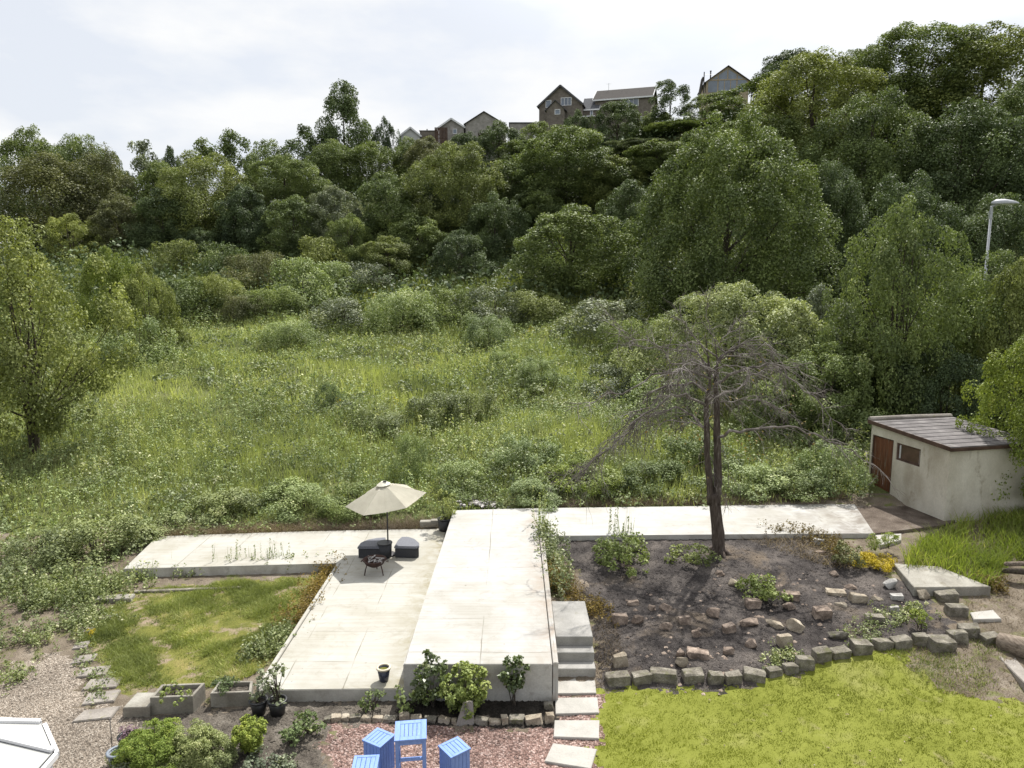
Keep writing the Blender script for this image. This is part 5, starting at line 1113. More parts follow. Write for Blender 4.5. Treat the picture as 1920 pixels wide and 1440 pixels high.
# shrubs of the scrub slope and meadow: (u, v top, half width, v base, kind, var, mat, label)
SH = [
 (330, 532, 55, 600, 'shrub', 0, 'f_mid', 'rounded green shrub at the left head of the meadow'),
 (245, 600, 48, 690, 'shrub', 1, 'f_weed', 'dark shrub against the right side of the leafy left tree'),
 (400, 520, 48, 590, 'broom', 0, 'f_yel', 'yellow flecked gorse shrub on the left scrub slope'),
 (412, 460, 42, 522, 'shrub', 1, 'f_mid', 'round pale green shrub highest on the left scrub slope'),
 (330, 458, 44, 520, 'shrub', 2, 'f_yel', 'light shrub at the foot of the large olive tree'),
 (470, 482, 52, 545, 'broom', 1, 'f_olive', 'olive broom shrub right of the highest round shrub'),
 (560, 495, 55, 580, 'shrub', 2, 'f_weed', 'dark blue-green shrub in the left scrub'),
 (500, 545, 48, 600, 'broom', 0, 'f_mid', 'soft green shrub below the dark blue-green one'),
 (450, 560, 38, 606, 'broom', 1, 'f_olive', 'small olive shrub beside the gorse'),
 (640, 565, 62, 625, 'shrub', 0, 'f_grey', 'whitish leaved shrub at the top of the meadow'),
 (745, 548, 64, 638, 'broom', 0, 'f_weed', 'broad green broom in the centre scrub'),
 (690, 500, 42, 552, 'shrub', 1, 'f_grey', 'small silvery shrub above the centre broom'),
 (830, 545, 62, 622, 'broom', 1, 'f_mid', 'soft green broom right of the centre one'),
 (625, 500, 45, 560, 'shrub', 2, 'f_weed', 'green shrub between the dark and silvery shrubs'),
 (590, 450, 45, 520, 'shrub', 0, 'f_yel', 'light shrub at the wood edge under the broad olive tree'),
 (930, 545, 58, 625, 'shrub', 1, 'f_grey', 'pale dusty shrub below the dome shaped tree'),
 (1000, 560, 55, 612, 'broom', 0, 'f_yel', 'light green shrub under the dome shaped tree'),
 (915, 598, 46, 662, 'broom', 1, 'f_weed', 'dark broom shrub standing out in the upper meadow right of centre'),
 (530, 604, 46, 664, 'broom', 0, 'f_weed', 'dark broom shrub standing out at the upper left of the meadow'),
 (1010, 675, 42, 730, 'broom', 1, 'f_weed', 'dark shrub farthest right in the open meadow'),
 (945, 662, 28, 700, 'shrub', 2, 'f_weed', 'small green shrub left of the farthest right dark one'),
 (610, 715, 20, 770, 'shrub', 0, 'f_weed', 'small pointed dark shrub in mid meadow'),
 (705, 765, 40, 812, 'shrub', 1, 'f_bramble', 'low grey-green shrub in mid meadow'),
 (815, 740, 52, 800, 'shrub', 2, 'f_bramble', 'sprawling bramble shrub in the centre of the meadow'),
 (880, 735, 42, 800, 'shrub', 0, 'f_bramble', 'leafy shrub right of the sprawling bramble'),
 (985, 815, 50, 880, 'shrub', 1, 'f_weed', 'green shrub at the foot of the meadow left of the brushwood'),
 (865, 870, 45, 930, 'shrub', 2, 'f_weed', 'bushy green shrub behind the dark patio tub'),
 (765, 815, 34, 905, 'shrub', 2, 'f_weed', 'tall thin weedy shrub behind the parasol'),
 (1150, 575, 85, 650, 'shrub', 0, 'f_grey', 'greyish shrub on the bank at the foot of the sycamore'),
 (1200, 600, 60, 690, 'broom', 0, 'f_mid', 'green shrub on the bank left of the pale willow'),
 (1255, 700, 70, 800, 'shrub', 1, 'f_weed', 'leafy shrub behind the left branches of the dead tree'),
 (1160, 690, 55, 745, 'shrub', 2, 'f_grey', 'pale shrub at the right end of the open meadow'),
 (1230, 872, 60, 925, 'shrub', 0, 'f_mid', 'low green bush by the path left of the dead trunk'),
 (1400, 868, 60, 925, 'shrub', 1, 'f_weed', 'dark low bush by the path right of the dead trunk'),
 (1490, 884, 62, 928, 'shrub', 2, 'f_mid', 'low leafy bush beside the path midway to the shed'),
 (1582, 838, 55, 925, 'shrub', 0, 'f_weed', 'dark leafy bush pressed against the shed end of the path'),
 (1325, 822, 62, 895, 'shrub', 2, 'f_mid', 'green bush directly behind the dead trunk'),
 (1100, 870, 60, 925, 'shrub', 1, 'f_bright', 'fresh green low bush by the path near the brushwood'),
 (145, 985, 80, 1070, 'shrub', 0, 'f_bramble', 'big leaved bramble bush at the left end of the patio strip'),
 (60, 1000, 55, 1060, 'shrub', 1, 'f_bramble', 'bramble bush at the left edge beside the big leaved one'),
 (420, 925, 60, 975, 'shrub', 2, 'f_bramble', 'bramble mound behind the patio strip'),
 (560, 910, 62, 968, 'shrub', 0, 'f_weed', 'dark bramble mound behind the patio left of the parasol'),
 (290, 965, 50, 1005, 'shrub', 1, 'f_bramble', 'low bramble patch at the corner of the patio strip'),
 (650, 915, 55, 970, 'shrub', 1, 'f_mid', 'green weedy mound behind the parasol canopy'),
 (1000, 905, 45, 950, 'shrub', 2, 'f_weed', 'green low weed clump at the head of the raised patio'),
]
for (u, vt, hw, vb, kind, var, mat, lab) in SH:
    g = GT(u, vb); d = g.y; top = AT(u, vt, d+0.5).z
    H = max(top-g.z, 0.5); depth = d*math.cos(PITCH)+(ZC-g.z)*math.sin(PITCH); R = hw/FPX*depth*1.1
    plant(kind, var, (g.x, d+R*0.6, z1(g.x, d+R*0.6)-0.08), R, H*1.05, mat, lab, 'shrub', 'shrub', 'shrubs of the meadow and scrub slope', (u*0.7) % 6.28)

# ------------------------------------------------------------------ meadow, undergrowth, lawns (uncountable)
rg = np.random.default_rng(11)
def fbm(x, y, s, seed=0):
    x = x*s+seed*17.3; y = y*s-seed*9.1
    return (np.sin(x*1.0+1.7*np.sin(y*0.9+seed))+np.sin(y*1.3+1.4*np.sin(x*1.1-seed))+0.6*np.sin(x*2.3+y*1.9+seed*2)+0.5*np.sin(x*3.7-y*2.8))/3.1
def free(x, y):
    """not on the terraces, path or shed"""
    back = np.interp(x, [-11.4, -7, -2.2, -1.9, 0.8, 6, 11.7, 14, 17], [21.7, 22.15, 22.5, 23.3, 22.98, 23.1, 23.45, 25.3, 26.3])
    return y > back
def meadow_pts(n, x0, x1, y0, y1):
    x = rg.uniform(x0, x1, n); y = rg.uniform(y0, y1, n); k = free(x, y)|((x < -11.6) & (y > 18.5+0.5*np.sin(x*2))); x, y = x[k], y[k]
    return x, y
def put(name, parts, mat, kind='stuff'):
    V, F, Tn = join(parts); me = np_mesh(name, V, F, Tn); return tag(link(name, me, MT[mat]), kind=kind)
def gset(n, x0, x1, y0, y1, h, w, hv=0.4):
    x, y = meadow_pts(n, x0, x1, y0, y1); p = fbm(x, y, 0.35, 1); q = fbm(x, y, 1.6, 2)
    k = rg.uniform(0, 1, len(x)) < 0.62+0.4*p; x, y, p, q = x[k], y[k], p[k], q[k]
    hh = h*(1+hv*p+0.35*q)*rg.uniform(0.5, 1.3, len(x)); hh = np.clip(hh, 0.1, 2)
    hh *= sstep(22.0, 25.5, y)*0.65+0.35
    t = np.clip(0.45+0.28*fbm(x, y, 0.22, 5)+0.15*q+rg.normal(0, 0.14, len(x)), 0, 1)
    return blades(np.stack([x, y, zt(x, y)-0.03], 1), hh, w*rg.uniform(0.6, 1.4, len(x)), rg, t, 0.28)
put('meadow_grass', [gset(165000, -36, 22, 18.5, 36, 0.42, 0.035), gset(130000, -58, 26, 36, 62, 0.55, 0.07)], 'f_grass')
put('scrub_grass', [gset(45000, -60, 40, 60, 92, 0.8, 0.14)], 'f_rough')
def clumps(nc, per, x0, x1, y0, y1, h, r, leaf, thr=-9, seed=3, mound=0.0, tb=0.45, wid=0.36):
    x, y = meadow_pts(nc, x0, x1, y0, y1); p = fbm(x, y, 0.42, seed)+0.35*fbm(x, y, 1.9, seed+1)
    k = p > thr; x, y, p = x[k], y[k], p[k]; n = len(x)
    lo = sstep(22.0, 25.5, y)*0.6+0.4
    hh = h*rg.uniform(0.5, 1.35, n)*lo; rr = r*rg.uniform(0.6, 1.4, n); ct = rg.normal(0, 0.13, n)
    i = np.repeat(np.arange(n), per); m = len(i); a = rg.uniform(0, 2*np.pi, m); f = rg.uniform(0, 1, m)**0.7
    rad = rr[i]*np.sqrt(rg.uniform(0, 1, m))*(1-0.45*f*(1-mound))
    X = x[i]+rad*np.cos(a); Y = y[i]+rad*np.sin(a); zz = hh[i]*(f if not mound else np.sqrt(np.clip(1-(rad/(rr[i]*1.45))**2, 0.02, 1))*rg.uniform(0.75, 1.08, m))
    pos = np.stack([X, Y, zt(X, Y)+zz], 1)
    nr = unit(rg.normal(size=(m, 3))*0.6+np.stack([np.cos(a)*0.5, np.sin(a)*0.5, 0.8+0*a], 1))
    t = np.clip(tb+ct[i]+0.2*fbm(X, Y, 0.22, 5)+rg.normal(0, 0.16, m), 0, 1)
    return leaf_quads(pos, nr, leaf*rg.uniform(0.6, 1.4, m), t, rg, wid)
put('nettle_bed', [clumps(11000, 14, -36, 22, 18.5, 36, 0.62, 0.14, 0.085, -0.35, 3), clumps(9500, 11, -56, 26, 36, 64, 0.75, 0.22, 0.14, -0.3, 3)], 'f_weed')
put('bramble_cover', [clumps(1500, 60, -24, 22, 19, 36, 0.55, 0.42, 0.10, 0.05, 8, 1.0, 0.5), clumps(1500, 60, -40, 28, 36, 66, 0.7, 0.6, 0.15, 0.1, 8, 1.0, 0.5)], 'f_bramble')
put('tall_weeds', [clumps(3800, 16, -24, 20, 24, 60, 1.0, 0.13, 0.12, 0.15, 14, 0, 0.6, 0.2)], 'f_grass')
put('yellow_flowers', [clumps(260, 14, -24, 22, 25, 60, 0.8, 0.25, 0.09, 0.55, 21, 1.0, 0.4)], 'f_sedum')
put('white_flowers', [clumps(420, 4, -24, 20, 23, 62, 0.75, 0.3, 0.045, 0.2, 27, 1.0, 0.4)], 'f_petal')
def under(n, x0, x1, y0, y1, leaf, h):
    x = rg.uniform(x0, x1, n); y = rg.uniform(y0, y1, n); p = fbm(x, y, 0.5, 9)
    pos = np.stack([x, y, zt(x, y)+rg.uniform(0, h, n)*(1+0.6*p)], 1); nr = unit(rg.normal(size=(n, 3))*0.6+np.array([0, -0.3, 0.8]))
    return leaf_quads(pos, nr, leaf*rg.uniform(0.5, 1.4, n), np.clip(0.4+0.2*p+rg.normal(0, 0.17, n), 0, 1), rg)
put('woodland_undergrowth', [under(70000, -95, 75, 62, 125, 0.42, 1.8)], 'f_dark')
put('scrub_cover', [under(50000, -62, 30, 56, 92, 0.24, 1.0), under(16000, 14, 40, 26, 60, 0.2, 1.2)], 'f_mid')

def in_zone(n, poly, name=None):
    P_ = np.array(poly); x = rg.uniform(P_[:, 0].min(), P_[:, 0].max(), n); y = rg.uniform(P_[:, 1].min(), P_[:, 1].max(), n)
    k = inpoly(x, y, poly) & (y > 8.6); return x[k], y[k]
x, y = in_zone(420000, Z_lawn); d = fbm(x, y, 0.9, 4)+0.5*fbm(x, y, 2.7, 6)
k = rg.uniform(0, 1, len(x)) < np.clip(0.85+0.4*d-0.5*np.clip(fbm(x, y, 0.8, 41)-0.35, 0, 1), 0.25, 1); x, y, d = x[k], y[k], d[k]
put('lawn_grass', [blades(np.stack([x, y, zt(x, y)-0.005], 1), rg.uniform(0.014, 0.036, len(x)), rg.uniform(0.008, 0.014, len(x)), rg, np.clip(0.46+0.25*fbm(x, y, 0.55, 12)+0.12*fbm(x, y, 2.1, 14)+rg.normal(0, 0.15, len(x)), 0, 1), 0.5)], 'f_lawn')
x, y = in_zone(210000, Z_rough); d = fbm(x, y, 1.3, 4)+0.7*fbm(x, y, 3.3, 6)
bare = fbm(x, y, 1.1, 31)+0.5*fbm(x, y, 4.3, 33); k = rg.uniform(0, 1, len(x)) < np.clip(0.55+0.75*d, 0.08, 1)*np.clip(0.85+1.1*bare, 0.04, 1); x, y, d = x[k], y[k], d[k]
put('rough_grass', [blades(np.stack([x, y, zt(x, y)-0.01], 1), np.clip(rg.uniform(0.03, 0.10, len(x))*(1+0.8*d), 0.02, 0.2), rg.uniform(0.012, 0.024, len(x)), rg, np.clip(0.42+0.35*fbm(x, y, 1.7, 12)+0.2*fbm(x, y, 5.1, 13)+rg.normal(0, 0.17, len(x)), 0, 1), 0.75)], 'f_rough')
x, y = in_zone(26000, Z_turfr); k = rg.uniform(0, 1, len(x)) < np.clip(0.25+0.8*fbm(x, y, 1.6, 3), 0, 1); x, y = x[k], y[k]
put('thin_grass', [blades(np.stack([x, y, zt(x, y)-0.005], 1), rg.uniform(0.03, 0.09, len(x)), rg.uniform(0.012, 0.02, len(x)), rg, np.clip(0.55+rg.normal(0, 0.2, len(x)), 0, 1), 0.5)], 'f_rough')
x, y = in_zone(420, Z_lawn); k = rg.uniform(0, 1, len(x)) < np.clip((x-2.5)/7, 0.05, 0.6); x, y = x[k], y[k]
put('fallen_leaves', [leaf_quads(np.stack([x, y, zt(x, y)+0.035], 1), unit(rg.normal(0, 0.3, (len(x), 3))+np.array([0, 0, 1])), rg.uniform(0.03, 0.07, len(x)), rg.uniform(0.4, 1, len(x)), rg)], 'f_dry')
# long bright grass in front of the shed
LG = [G(1700, 1035, .75), G(1740, 1005, .8), (14.2, 21.3), (18, 23.0), (18, 17.5), G(1900, 1040, .7), G(1860, 1090, .7), G(1830, 1085, .7), G(1760, 1060, .7), G(1700, 1060, .7)]
x, y = in_zone(30000, LG); tb = fbm(x, y, 1.1, 2); k = rg.uniform(0, 1, len(x)) < 0.55+0.6*fbm(x, y, 1.7, 5); x, y, tb = x[k], y[k], tb[k]
put('long_grass', [blades(np.stack([x, y, zt(x, y)-0.02], 1), np.clip(rg.uniform(0.2, 0.62, len(x))*(1+0.4*tb), .1, .9), rg.uniform(0.014, 0.03, len(x)), rg, np.clip(0.5+0.25*tb+rg.normal(0, 0.2, len(x)), 0, 1), 0.5, 2)], 'f_long')

def strip(n, pts, wdt, h, leaf, mat_t, per=10, wid=0.34, r=0.10, dens=None, seed=1):
    """leafy weed clumps along a line of photo-ground points"""
    pts = np.array(pts); seg = np.linalg.norm(np.diff(pts, axis=0), axis=1); cs = np.concatenate([[0], np.cumsum(seg)]); s = rg.uniform(0, cs[-1], n)
    x = np.interp(s, cs, pts[:, 0])+rg.normal(0, wdt, n); y = np.interp(s, cs, pts[:, 1])+rg.normal(0, wdt, n)
    if dens is not None: k = fbm(x, y, 2.2, seed) > dens; x, y = x[k], y[k]
    m = len(x); hh = h*rg.uniform(0.35, 1.3, m); i = np.repeat(np.arange(m), per); f = rg.uniform(0, 1, len(i)); a = rg.uniform(0, 6.28, len(i)); rad = r*np.sqrt(rg.uniform(0, 1, len(i)))*(1-0.5*f)
    ct = rg.normal(0, 0.15, m)
    pos = np.stack([x[i]+rad*np.cos(a), y[i]+rad*np.sin(a), zt(x[i], y[i])+hh[i]*f+0.01], 1)
    nr = unit(rg.normal(size=(len(i), 3))*0.6+np.array([0, 0, 0.7]))
    return leaf_quads(pos, nr, leaf*rg.uniform(0.6, 1.4, len(i)), np.clip(mat_t+ct[i]+rg.normal(0, 0.15, len(i)), 0, 1), rg, wid)
g_ = lambda l, z=0.0: [G(u, v, z) for u, v in l]
edgeL = g_([(628, 1066), (600, 1105), (575, 1150), (550, 1180)])
put('rusty_weeds', [strip(260, edgeL, 0.22, 0.38, 0.055, 0.35, 16, seed=2), strip(150, g_([(1040, 1090), (1120, 1150), (1125, 1130)], .4), 0.2, 0.22, 0.05, 0.4, 12), strip(170, g_([(1440, 1005), (1500, 1005), (1560, 1025), (1570, 1050)], .6), 0.22, 0.32, 0.055, 0.3, 14), strip(60, g_([(1850, 1090), (1880, 1095)], .6), 0.15, 0.35, 0.05, 0.2, 14), strip(80, g_([(1033, 1060), (1045, 1100)], .6), 0.12, 0.4, 0.05, 0.4, 14)], 'f_orange')
put('edge_weeds', [strip(200, g_([(540, 1190), (500, 1235), (480, 1230), (520, 1195)]), 0.2, 0.3, 0.06, 0.5, 16), strip(170, g_([(240, 1085), (330, 1080), (440, 1070), (560, 1062), (620, 1056)]), 0.16, 0.3, 0.06, 0.55, 12, dens=-0.2),
   strip(260, g_([(1018, 1010), (1040, 1060), (1050, 1110)], .5), 0.2, 0.5, 0.07, 0.6, 14), strip(500, g_([(-20, 1100), (80, 1110), (150, 1120), (200, 1110), (230, 1090)]), 0.5, 0.42, 0.075, 0.5, 14), strip(520, g_([(0, 1235), (60, 1205), (130, 1180), (180, 1140)]), 0.42, 0.25, 0.055, 0.55, 12, dens=-0.35), strip(420, g_([(0, 1150), (60, 1150), (120, 1140)]), 0.5, 0.38, 0.06, 0.5, 14, dens=-0.2), strip(60, g_([(0, 1290), (40, 1260)]), 0.2, 0.2, 0.05, 0.5, 12), strip(90, g_([(150, 1195), (165, 1250), (190, 1290), (180, 1320)]), 0.12, 0.12, 0.05, 0.5, 10),
   strip(120, g_([(1600, 1200), (1640, 1170), (1680, 1155), (1725, 1140)], .3), 0.2, 0.16, 0.05, 0.6, 14), strip(60, g_([(1440, 1245), (1490, 1225)], .15), 0.15, 0.14, 0.05, 0.6, 12), strip(160, g_([(980, 925), (1100, 940), (1180, 935), (1300, 940)], .8), 0.18, 0.3, 0.06, 0.6, 14)], 'f_bramble')
def stalks(n, pts, wd, h):
    pts = np.array(pts); k = rg.integers(0, len(pts)-1, n); f = rg.uniform(0, 1, n)[:, None]; p = pts[k]*(1-f)+pts[k+1]*f+rg.normal(0, wd, (n, 2))
    return blades(np.stack([p[:, 0], p[:, 1], zt(p[:, 0], p[:, 1])], 1), h*rg.uniform(0.5, 1.2, n), np.full(n, 0.022), rg, np.full(n, 0.5), 0.12)
put('weed_stalks', [stalks(12, g_([(1003, 985), (1020, 1010)], .6), 0.1, 1.25), stalks(40, g_([(405, 1066), (500, 1062), (540, 1058)]), 0.12, 0.7), stalks(18, g_([(1140, 1010), (1190, 1005)], .65), 0.1, 0.95), stalks(400, g_([(-20, 1100), (80, 1110), (150, 1120), (200, 1110), (230, 1090)]), 0.5, 0.5)], 'f_weed')
put('tall_edge_weeds', [strip(9, g_([(1003, 985), (1020, 1010)], .6), 0.08, 1.25, 0.07, 0.6, 60, 0.2, 0.05), strip(22, g_([(405, 1066), (500, 1062), (540, 1058)]), 0.12, 0.6, 0.04, 0.6, 60, 0.22, 0.035), strip(8, g_([(1140, 1010), (1190, 1005)], .65), 0.1, 0.95, 0.06, 0.6, 50, 0.22, 0.04)], 'f_fresh')
put('dry_stalks', [blades(*(lambda p: (p, rg.uniform(0.08, 0.32, len(p)), rg.uniform(0.01, 0.02, len(p))))(np.stack([(xx := rg.uniform(-11.8, -2.3, 9000)), (yy := np.interp(xx, [-11.4, -7, -2.2], [21.6, 22.1, 22.4])+np.abs(rg.normal(0, 0.35, 9000))), zt(xx, yy)], 1)), rg, np.clip(rg.normal(0.45, 0.2, 9000), 0, 1), 1.1),
   blades(*(lambda p: (p, rg.uniform(0.04, 0.16, len(p)), rg.uniform(0.012, 0.025, len(p))))(np.stack([(xx := rg.uniform(0.8, 11.7, 7000)), (yy := np.interp(xx, [0.8, 6, 11.7], [23.0, 23.2, 23.6])+np.abs(rg.normal(0, 0.3, 7000))), zt(xx, yy)], 1)), rg, np.clip(rg.normal(0.4, 0.2, 7000), 0, 1), 1.3)], 'f_dry')
def straw(n, poly, h0, h1, lean=1.1):
    x, y = in_zone(n, poly); return blades(np.stack([x, y, zt(x, y)-0.005], 1), rg.uniform(h0, h1, len(x)), rg.uniform(0.01, 0.02, len(x)), rg, np.clip(rg.normal(0.45, 0.2, len(x)), 0, 1), lean)
put('dry_straw', [straw(4200, P([(1062, 1075), (1110, 1120), (1150, 1150), (1175, 1230), (1120, 1275), (1112, 1140), (1050, 1120)], .3), 0.03, 0.14), straw(3500, LG, 0.2, 0.55, 0.5), straw(3000, Z_turfr, 0.02, 0.1), straw(2600, P([(1380, 1010), (1560, 1005), (1640, 1060), (1560, 1060), (1450, 1030)], .6), 0.04, 0.2), straw(2500, P([(1850, 1085), (1960, 1090), (1960, 1200), (1830, 1190), (1800, 1130)], .4), 0.02, 0.12)], 'f_dry')
# brushwood pile and rubble patch behind the raised patio
bp = GT(1075, 900)
bm = bmesh.new(); rr = random.Random(9)
for k in range(260):
    a = rr.uniform(0, 6.28); q = Vector((rr.gauss(0, 0.75), rr.gauss(0, 0.5), 0)); q.z = max(0.02, 0.42-0.35*q.length+rr.uniform(-.1, .15)); L = rr.uniform(0.25, 0.8)
    d = Vector((math.cos(a), math.sin(a), rr.uniform(-.25, .35)))*L; tube(bm, [q-d*0.5, q+Vector((rr.uniform(-.06, .06), rr.uniform(-.06, .06), .04)), q+d*0.5], [0.010, 0.009, 0.005], 4, False)
o = bm_obj('brushwood_pile', bm, MT['twig']); o.location = bp; tag(o, kind='stuff')
rp = GT(915, 944)
bm = bmesh.new()
for k in range(150):
    x, y = rr.gauss(0, 0.55), rr.gauss(0, 0.28); s = rr.uniform(0.03, 0.12); box(bm, (x, y, 0.02+s*0.2), (s*1.4, s, s*0.5), rr.uniform(0, 3), 0.0, Matrix.Rotation(rr.uniform(0, 3), 4, 'Z') @ Matrix.Rotation(rr.uniform(-.4, .4), 4, 'X'))
o = bm_obj('rubble', bm, MT['ash']); o.location = rp; o['kind'] = 'stuff'
x = rg.normal(0, 1.0, 60); 
# pebbly bits over the flower bed and ashy rockery
def chips(name, poly, n, s0, s1, mat):
    x, y = in_zone(n, poly); m = len(x); V = []; s = rg.uniform(s0, s1, m)
    base = np.array([[-1, -1, 0], [1, -1, 0], [1, 1, 0], [-1, 1, 0], [0, 0, 0.9]], float)
    a = rg.uniform(0, 6.28, m); ca, sa = np.cos(a), np.sin(a); j = rg.uniform(0.6, 1.3, (m, 5, 3)); b = base[None]*j*s[:, None, None]*0.5
    X = b[:, :, 0]*ca[:, None]-b[:, :, 1]*sa[:, None]+x[:, None]; Y = b[:, :, 0]*sa[:, None]+b[:, :, 1]*ca[:, None]+y[:, None]; Z = b[:, :, 2]+zt(x, y)[:, None]+0.0
    V = np.stack([X, Y, Z], -1).reshape(-1, 3); i = np.arange(m)*5
    F = np.concatenate([np.stack([i, i+1, i+4], 1), np.stack([i+1, i+2, i+4], 1), np.stack([i+2, i+3, i+4], 1), np.stack([i+3, i, i+4], 1)])
    me = np_mesh(name, V, F); return tag(link(name, me, MT[mat]), kind='stuff')
chips('soil_clods', Z_bed, 9000, 0.02, 0.09, 'bedsoil'); chips('ashy_clods', Z_rock, 14000, 0.015, 0.06, 'rocksoil'); chips('dark_clods', Z_dark, 2500, 0.02, 0.08, 'darksoil')
chips('rubble_bits', P([(1128, 1285), (1390, 1285), (1560, 1235), (1650, 1210), (1720, 1120), (1600, 1090), (1350, 1090), (1180, 1120)], 0.2), 260, 0.03, 0.10, 'stone_red'); chips('loose_pebbles', Z_gravel, 16000, 0.012, 0.035, 'gravel'); chips('red_pebbles', Z_red, 14000, 0.012, 0.035, 'redgravel')

# ------------------------------------------------------------------ single garden plants
def garden_plant(name, u, v, z, R, H, leaf, nleaf, nl, lr, mat, lab, shape='dome', cat='plant', stems=5, group=None, zb=0.03, seed=None, xy=None, wid=0.34, up=0.4, **k):
    x, y = xy if xy else G(u, v, z); o = thing(name, lab, cat, (x, y, z), 0, group)
    me, c = crown(seed or int(u*7+v), R, H, zb, nl, lr, nleaf, leaf, shape, wid=wid, up=up, **k)
    link('foliage', me, MT[mat], o)
    bm = bmesh.new(); r = random.Random(int(u))
    for s in range(stems):
        t = c[(s*5) % len(c)]; tube(bm, [(r.uniform(-.04, .04), r.uniform(-.04, .04), -0.03), (t[0]*0.4, t[1]*0.4, t[2]*0.5), tuple(t)], [0.012, 0.009, 0.004], 5, False)
    bm_obj('stems', bm, MT['bark'], o); return o
garden_plant('laurel_bush', 810, 1322, 0.05, 0.36, 1.15, 0.085, 1150, 70, 0.09, 'f_laurel', 'tall glossy leaved bush against the front of the raised patio, left of three', 'column', 'bush', 9, 'bushes in front of the raised patio', inner=0.3)
garden_plant('laurel_bush', 873, 1332, 0.05, 0.40, 1.0, 0.072, 2600, 110, 0.09, 'f_fresh', 'fullest light green bush against the raised patio, middle of three', 'egg', 'bush', 9, 'bushes in front of the raised patio', inner=0.25)
garden_plant('laurel_bush', 962, 1318, 0.05, 0.24, 1.05, 0.085, 620, 40, 0.08, 'f_laurel', 'narrow bush near the right corner of the raised patio', 'column', 'bush', 6, 'bushes in front of the raised patio', zb=0.3, inner=0.3)
garden_plant('young_plant', 766, 1330, 0.05, 0.18, 0.7, 0.09, 130, 8, 0.12, 'f_mid', 'sparse dark leaved plant at the left corner of the raised patio', 'column', 'plant', 5, zb=0.1, inner=0.4)
garden_plant('young_plant', 700, 1328, 0.02, 0.22, 0.5, 0.06, 220, 12, 0.10, 'f_mid', 'wispy plant growing below the patio front edge under the glazed pot', 'egg', 'plant', 6, inner=0.4)
garden_plant('heath_shrub', 290, 1428, 0.0, 0.60, 0.58, 0.034, 26000, 200, 0.10, 'f_heath', 'golden green heath shrub at bottom left beside the grey bucket', 'dome', 'shrub', 8, 'heath shrubs of the flower bed', wid=0.22, up=1.0, squash=1.1)
garden_plant('heath_shrub', 372, 1430, 0.0, 0.53, 0.60, 0.032, 24000, 200, 0.10, 'f_bramble', 'grey green heath shrub right of the golden one', 'dome', 'shrub', 8, 'heath shrubs of the flower bed', wid=0.22, up=1.0, squash=1.1)
garden_plant('box_shrub', 472, 1410, 0.0, 0.30, 0.62, 0.045, 5200, 90, 0.075, 'f_bright', 'small upright bright green evergreen in the flower bed', 'vase', 'shrub', 8, up=1.3, wid=0.24, squash=1.4)
garden_plant('young_plant', 578, 1375, 0.0, 0.26, 0.42, 0.075, 260, 12, 0.12, 'f_mid', 'leafy plant in the bed left of the first edging stones', 'dome', 'plant', 6)
garden_plant('young_plant', 548, 1398, 0.0, 0.17, 0.40, 0.06, 330, 12, 0.09, 'f_dark', 'dark little plant in the bed between the evergreen and red gravel', 'egg', 'plant', 5)
garden_plant('silver_plant', 490, 1440, 0.0, 0.32, 0.26, 0.05, 600, 20, 0.1, 'f_grey', 'silvery low plant in front of the evergreen', 'dome', 'plant', 5)
garden_plant('silver_plant', 535, 1445, 0.0, 0.24, 0.22, 0.05, 420, 16, 0.09, 'f_grey', 'smaller silvery plant beside the edge of the red gravel', 'dome', 'plant', 5)
garden_plant('silver_plant', 262, 1448, 0.0, 0.34, 0.25, 0.05, 600, 20, 0.1, 'f_grey', 'silvery plant at the bottom edge below the golden heath shrub', 'dome', 'plant', 5)
garden_plant('potted_shrub', 0, 11, 0.60, 0.42, 1.1, 0.06, 900, 30, 0.13, 'f_yel', 'leggy yellowish shrub growing in the dark tub by the raised patio', 'vase', 'shrub', 8, xy=tubp, zb=0.05, inner=0.4)
garden_plant('potted_plant', 0, 12, 0.25, 0.22, 0.55, 0.07, 160, 12, 0.1, 'f_grey', 'leafy plant in the left black tub by the patio corner', 'vase', 'plant', 6, xy=tub2, inner=0.4)
garden_plant('potted_plant', 0, 13, 0.26, 0.26, 0.85, 0.08, 240, 14, 0.12, 'f_grey', 'taller drooping plant in the right black tub by the patio corner', 'vase', 'plant', 7, xy=tub3, inner=0.4)
garden_plant('potted_flowers', 0, 14, 0.2, 0.15, 0.2, 0.035, 160, 14, 0.06, 'f_pink', 'pink flowers in the dark tub behind the golden heath shrub', 'dome', 'plant', 5, xy=tub4)
garden_plant('seedlings', 0, 15, 0.27, 0.36, 0.14, 0.06, 260, 26, 0.06, 'f_fresh', 'pale seedlings in the larger concrete planter', 'dome', 'plant', 6, xy=(tc1[0], tc1[1]), zb=0.01)
garden_plant('green_tuft', 0, 16, 0.215, 0.24, 0.2, 0.04, 700, 20, 0.08, 'f_dark', 'dark green tuft at the left side of the smaller concrete planter', 'dome', 'plant', 5, xy=(tc2[0]-0.22, tc2[1]+0.05))
garden_plant('bramble_bush', 1165, 1055, 0.5, 0.85, 0.80, 0.085, 2000, 90, 0.15, 'f_fresh', 'large leafy weed bush in the ashy bed against the path', 'dome', 'bush', 10)
garden_plant('weed_clump', 1300, 1052, 0.52, 0.55, 0.42, 0.08, 700, 26, 0.15, 'f_yel', 'yellowish weed clump just left of the dead tree trunk', 'dome', 'weed', 6)
garden_plant('weed_clump', 1430, 1118, 0.38, 0.5, 0.55, 0.08, 1000, 30, 0.15, 'f_fresh', 'isolated green weed clump in the ashy bed right of the trunk', 'dome', 'weed', 6)
garden_plant('weed_clump', 1725, 1178, 0.3, 0.25, 0.42, 0.07, 500, 18, 0.1, 'f_bright', 'tuft of bright weeds among the stones at the right of the rockery', 'vase', 'weed', 5, wid=0.16, up=1.2)
